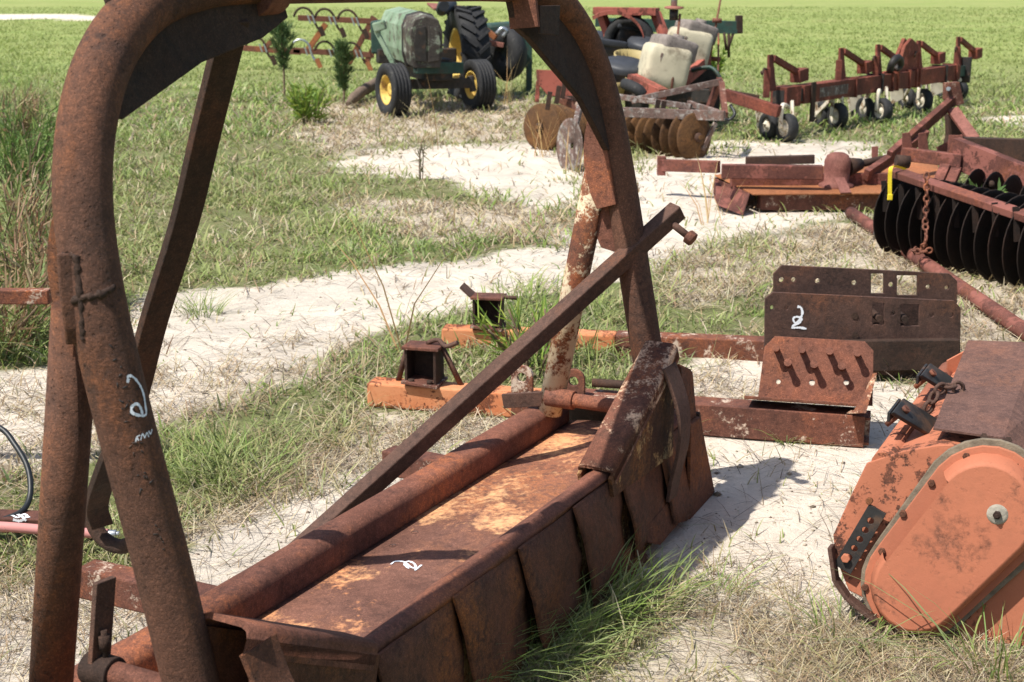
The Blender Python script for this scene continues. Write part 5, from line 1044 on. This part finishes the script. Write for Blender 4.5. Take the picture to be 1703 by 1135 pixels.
for i, (u, v, h, lab) in enumerate(((10, 470, .72, 'tall reddish weed at the left edge above the thin steel bar'), (40, 330, .75, 'tall green weed clump at the left edge level with the arch bend'), (20, 250, .7, 'tall weed with reddish tips, topmost of the weeds at the left edge'), (70, 520, .5, 'brown grassy weed beside the near arch leg joint'), (-10, 590, .48, 'brown weed at the left edge, lowest of the tall weeds'))):
    bush('tall_weed', u, v, h, .42, 900, lab, 'weed', (RD, WG, RD, RD, RD)[i], .15, .010, 24)
for i, (u, v, h, lab) in enumerate(((905, 262, .62, 'dry tan stalks in front of the brown discs left of the arch leg'), (955, 288, .5, 'dry bent stalk beside the grey coulter disc'), (1180, 372, .55, 'thin dry stalks on the sand left of the rotary cutter'), (715, 250, 1.05, 'single tall dry stalk in front of the tractor axle'), (845, 175, .9, 'dry orange stalks beside the right front wheel of the tractor'), (668, 585, .85, 'tall dry brown stalk between the curved brace and the mounting rails'))):
    n = (16, 6, 9, 3, 9, 4)[i]; p = gpt(u, v); a = rng.uniform(0, 6.28, n); sp_ = .12; P = np.stack([sp_ * np.cos(a) * rng.uniform(0, 1, n), sp_ * np.sin(a) * rng.uniform(0, 1, n), np.zeros(n)], 1)
    cols = np.array([(.46, .30, .13), (.38, .24, .11), (.52, .40, .22)]); tn = pick(cols, n)
    o = blades_mesh('dry_stalk', P, h * rng.uniform(.6, 1.05, n), np.full(n, .009 if i != 1 else .014), rng.uniform(.05, .35, n), rng.uniform(.05, .5, n), tn, M['straw']); o.location = p; tag(o, lab, 'dry weed')
# dandelion clock at the bottom edge
p = on(578, 1128, .06); T = thing('dandelion', 'white dandelion clock at the bottom edge in front of the scraper', 'flower', (p.x, p.y, 0))
MB().tube([V((p.x, p.y, -.01)), V((p.x - .005, p.y, .03)), V((p.x, p.y, .07))], .0018, 6).build('stem', M['bark'], T)
n = 160; D = rng.normal(0, 1, (n, 3)); D /= np.linalg.norm(D, axis=1)[:, None]; pts = [(V((0, 0, .075)), tuple(d * 3), .001) for d in D]
needles('seed_head', pts, 420, .014, .0016, T, 0, ((.7, .68, .62), (.6, .57, .5)), M['straw'])
# ------------------------------------------------------------------ light, sky, camera
w = bpy.data.worlds.new('World'); sc.world = w; w.use_nodes = True; nt = w.node_tree
sky = nt.nodes.new('ShaderNodeTexSky'); sky.sky_type = 'NISHITA'; sky.sun_disc = False
SEL, SAZ = R(58.7), math.atan2(-.823, -.568)
sky.sun_elevation = SEL; sky.sun_rotation = SAZ; sky.air_density = 1.1; sky.dust_density = 1.6
bg = nt.nodes['Background']; bg.inputs[1].default_value = .10; nt.links.new(sky.outputs[0], bg.inputs[0])
ld = bpy.data.lights.new('sun', 'SUN'); ld.energy = 4.6; ld.angle = R(.53); ld.color = (1, .955, .88)
lo = bpy.data.objects.new('sun', ld); COL.objects.link(lo)
sd = V((math.cos(SEL) * math.sin(SAZ), math.cos(SEL) * math.cos(SAZ), math.sin(SEL)))
lo.rotation_euler = sd.to_track_quat('Z', 'Y').to_euler(); lo.location = sd * 30
cd = bpy.data.cameras.new('camera'); cam = bpy.data.objects.new('camera', cd); COL.objects.link(cam); sc.camera = cam
cd.sensor_width = 36; cd.lens = 36 * F / 1703; cd.clip_start = .05; cd.clip_end = 6000
cam.location = EYE; cam.rotation_euler = (math.pi / 2 - TH, 0, 0)
cd.dof.use_dof = True; cd.dof.focus_distance = 3.9; cd.dof.aperture_fstop = 8.0
sc.view_settings.view_transform = 'Standard'; sc.view_settings.look = 'None'; sc.view_settings.gamma = 1; sc.view_settings.exposure = .56
try: sc.cycles.max_bounces = 6; sc.cycles.use_denoising = True
except Exception: pass
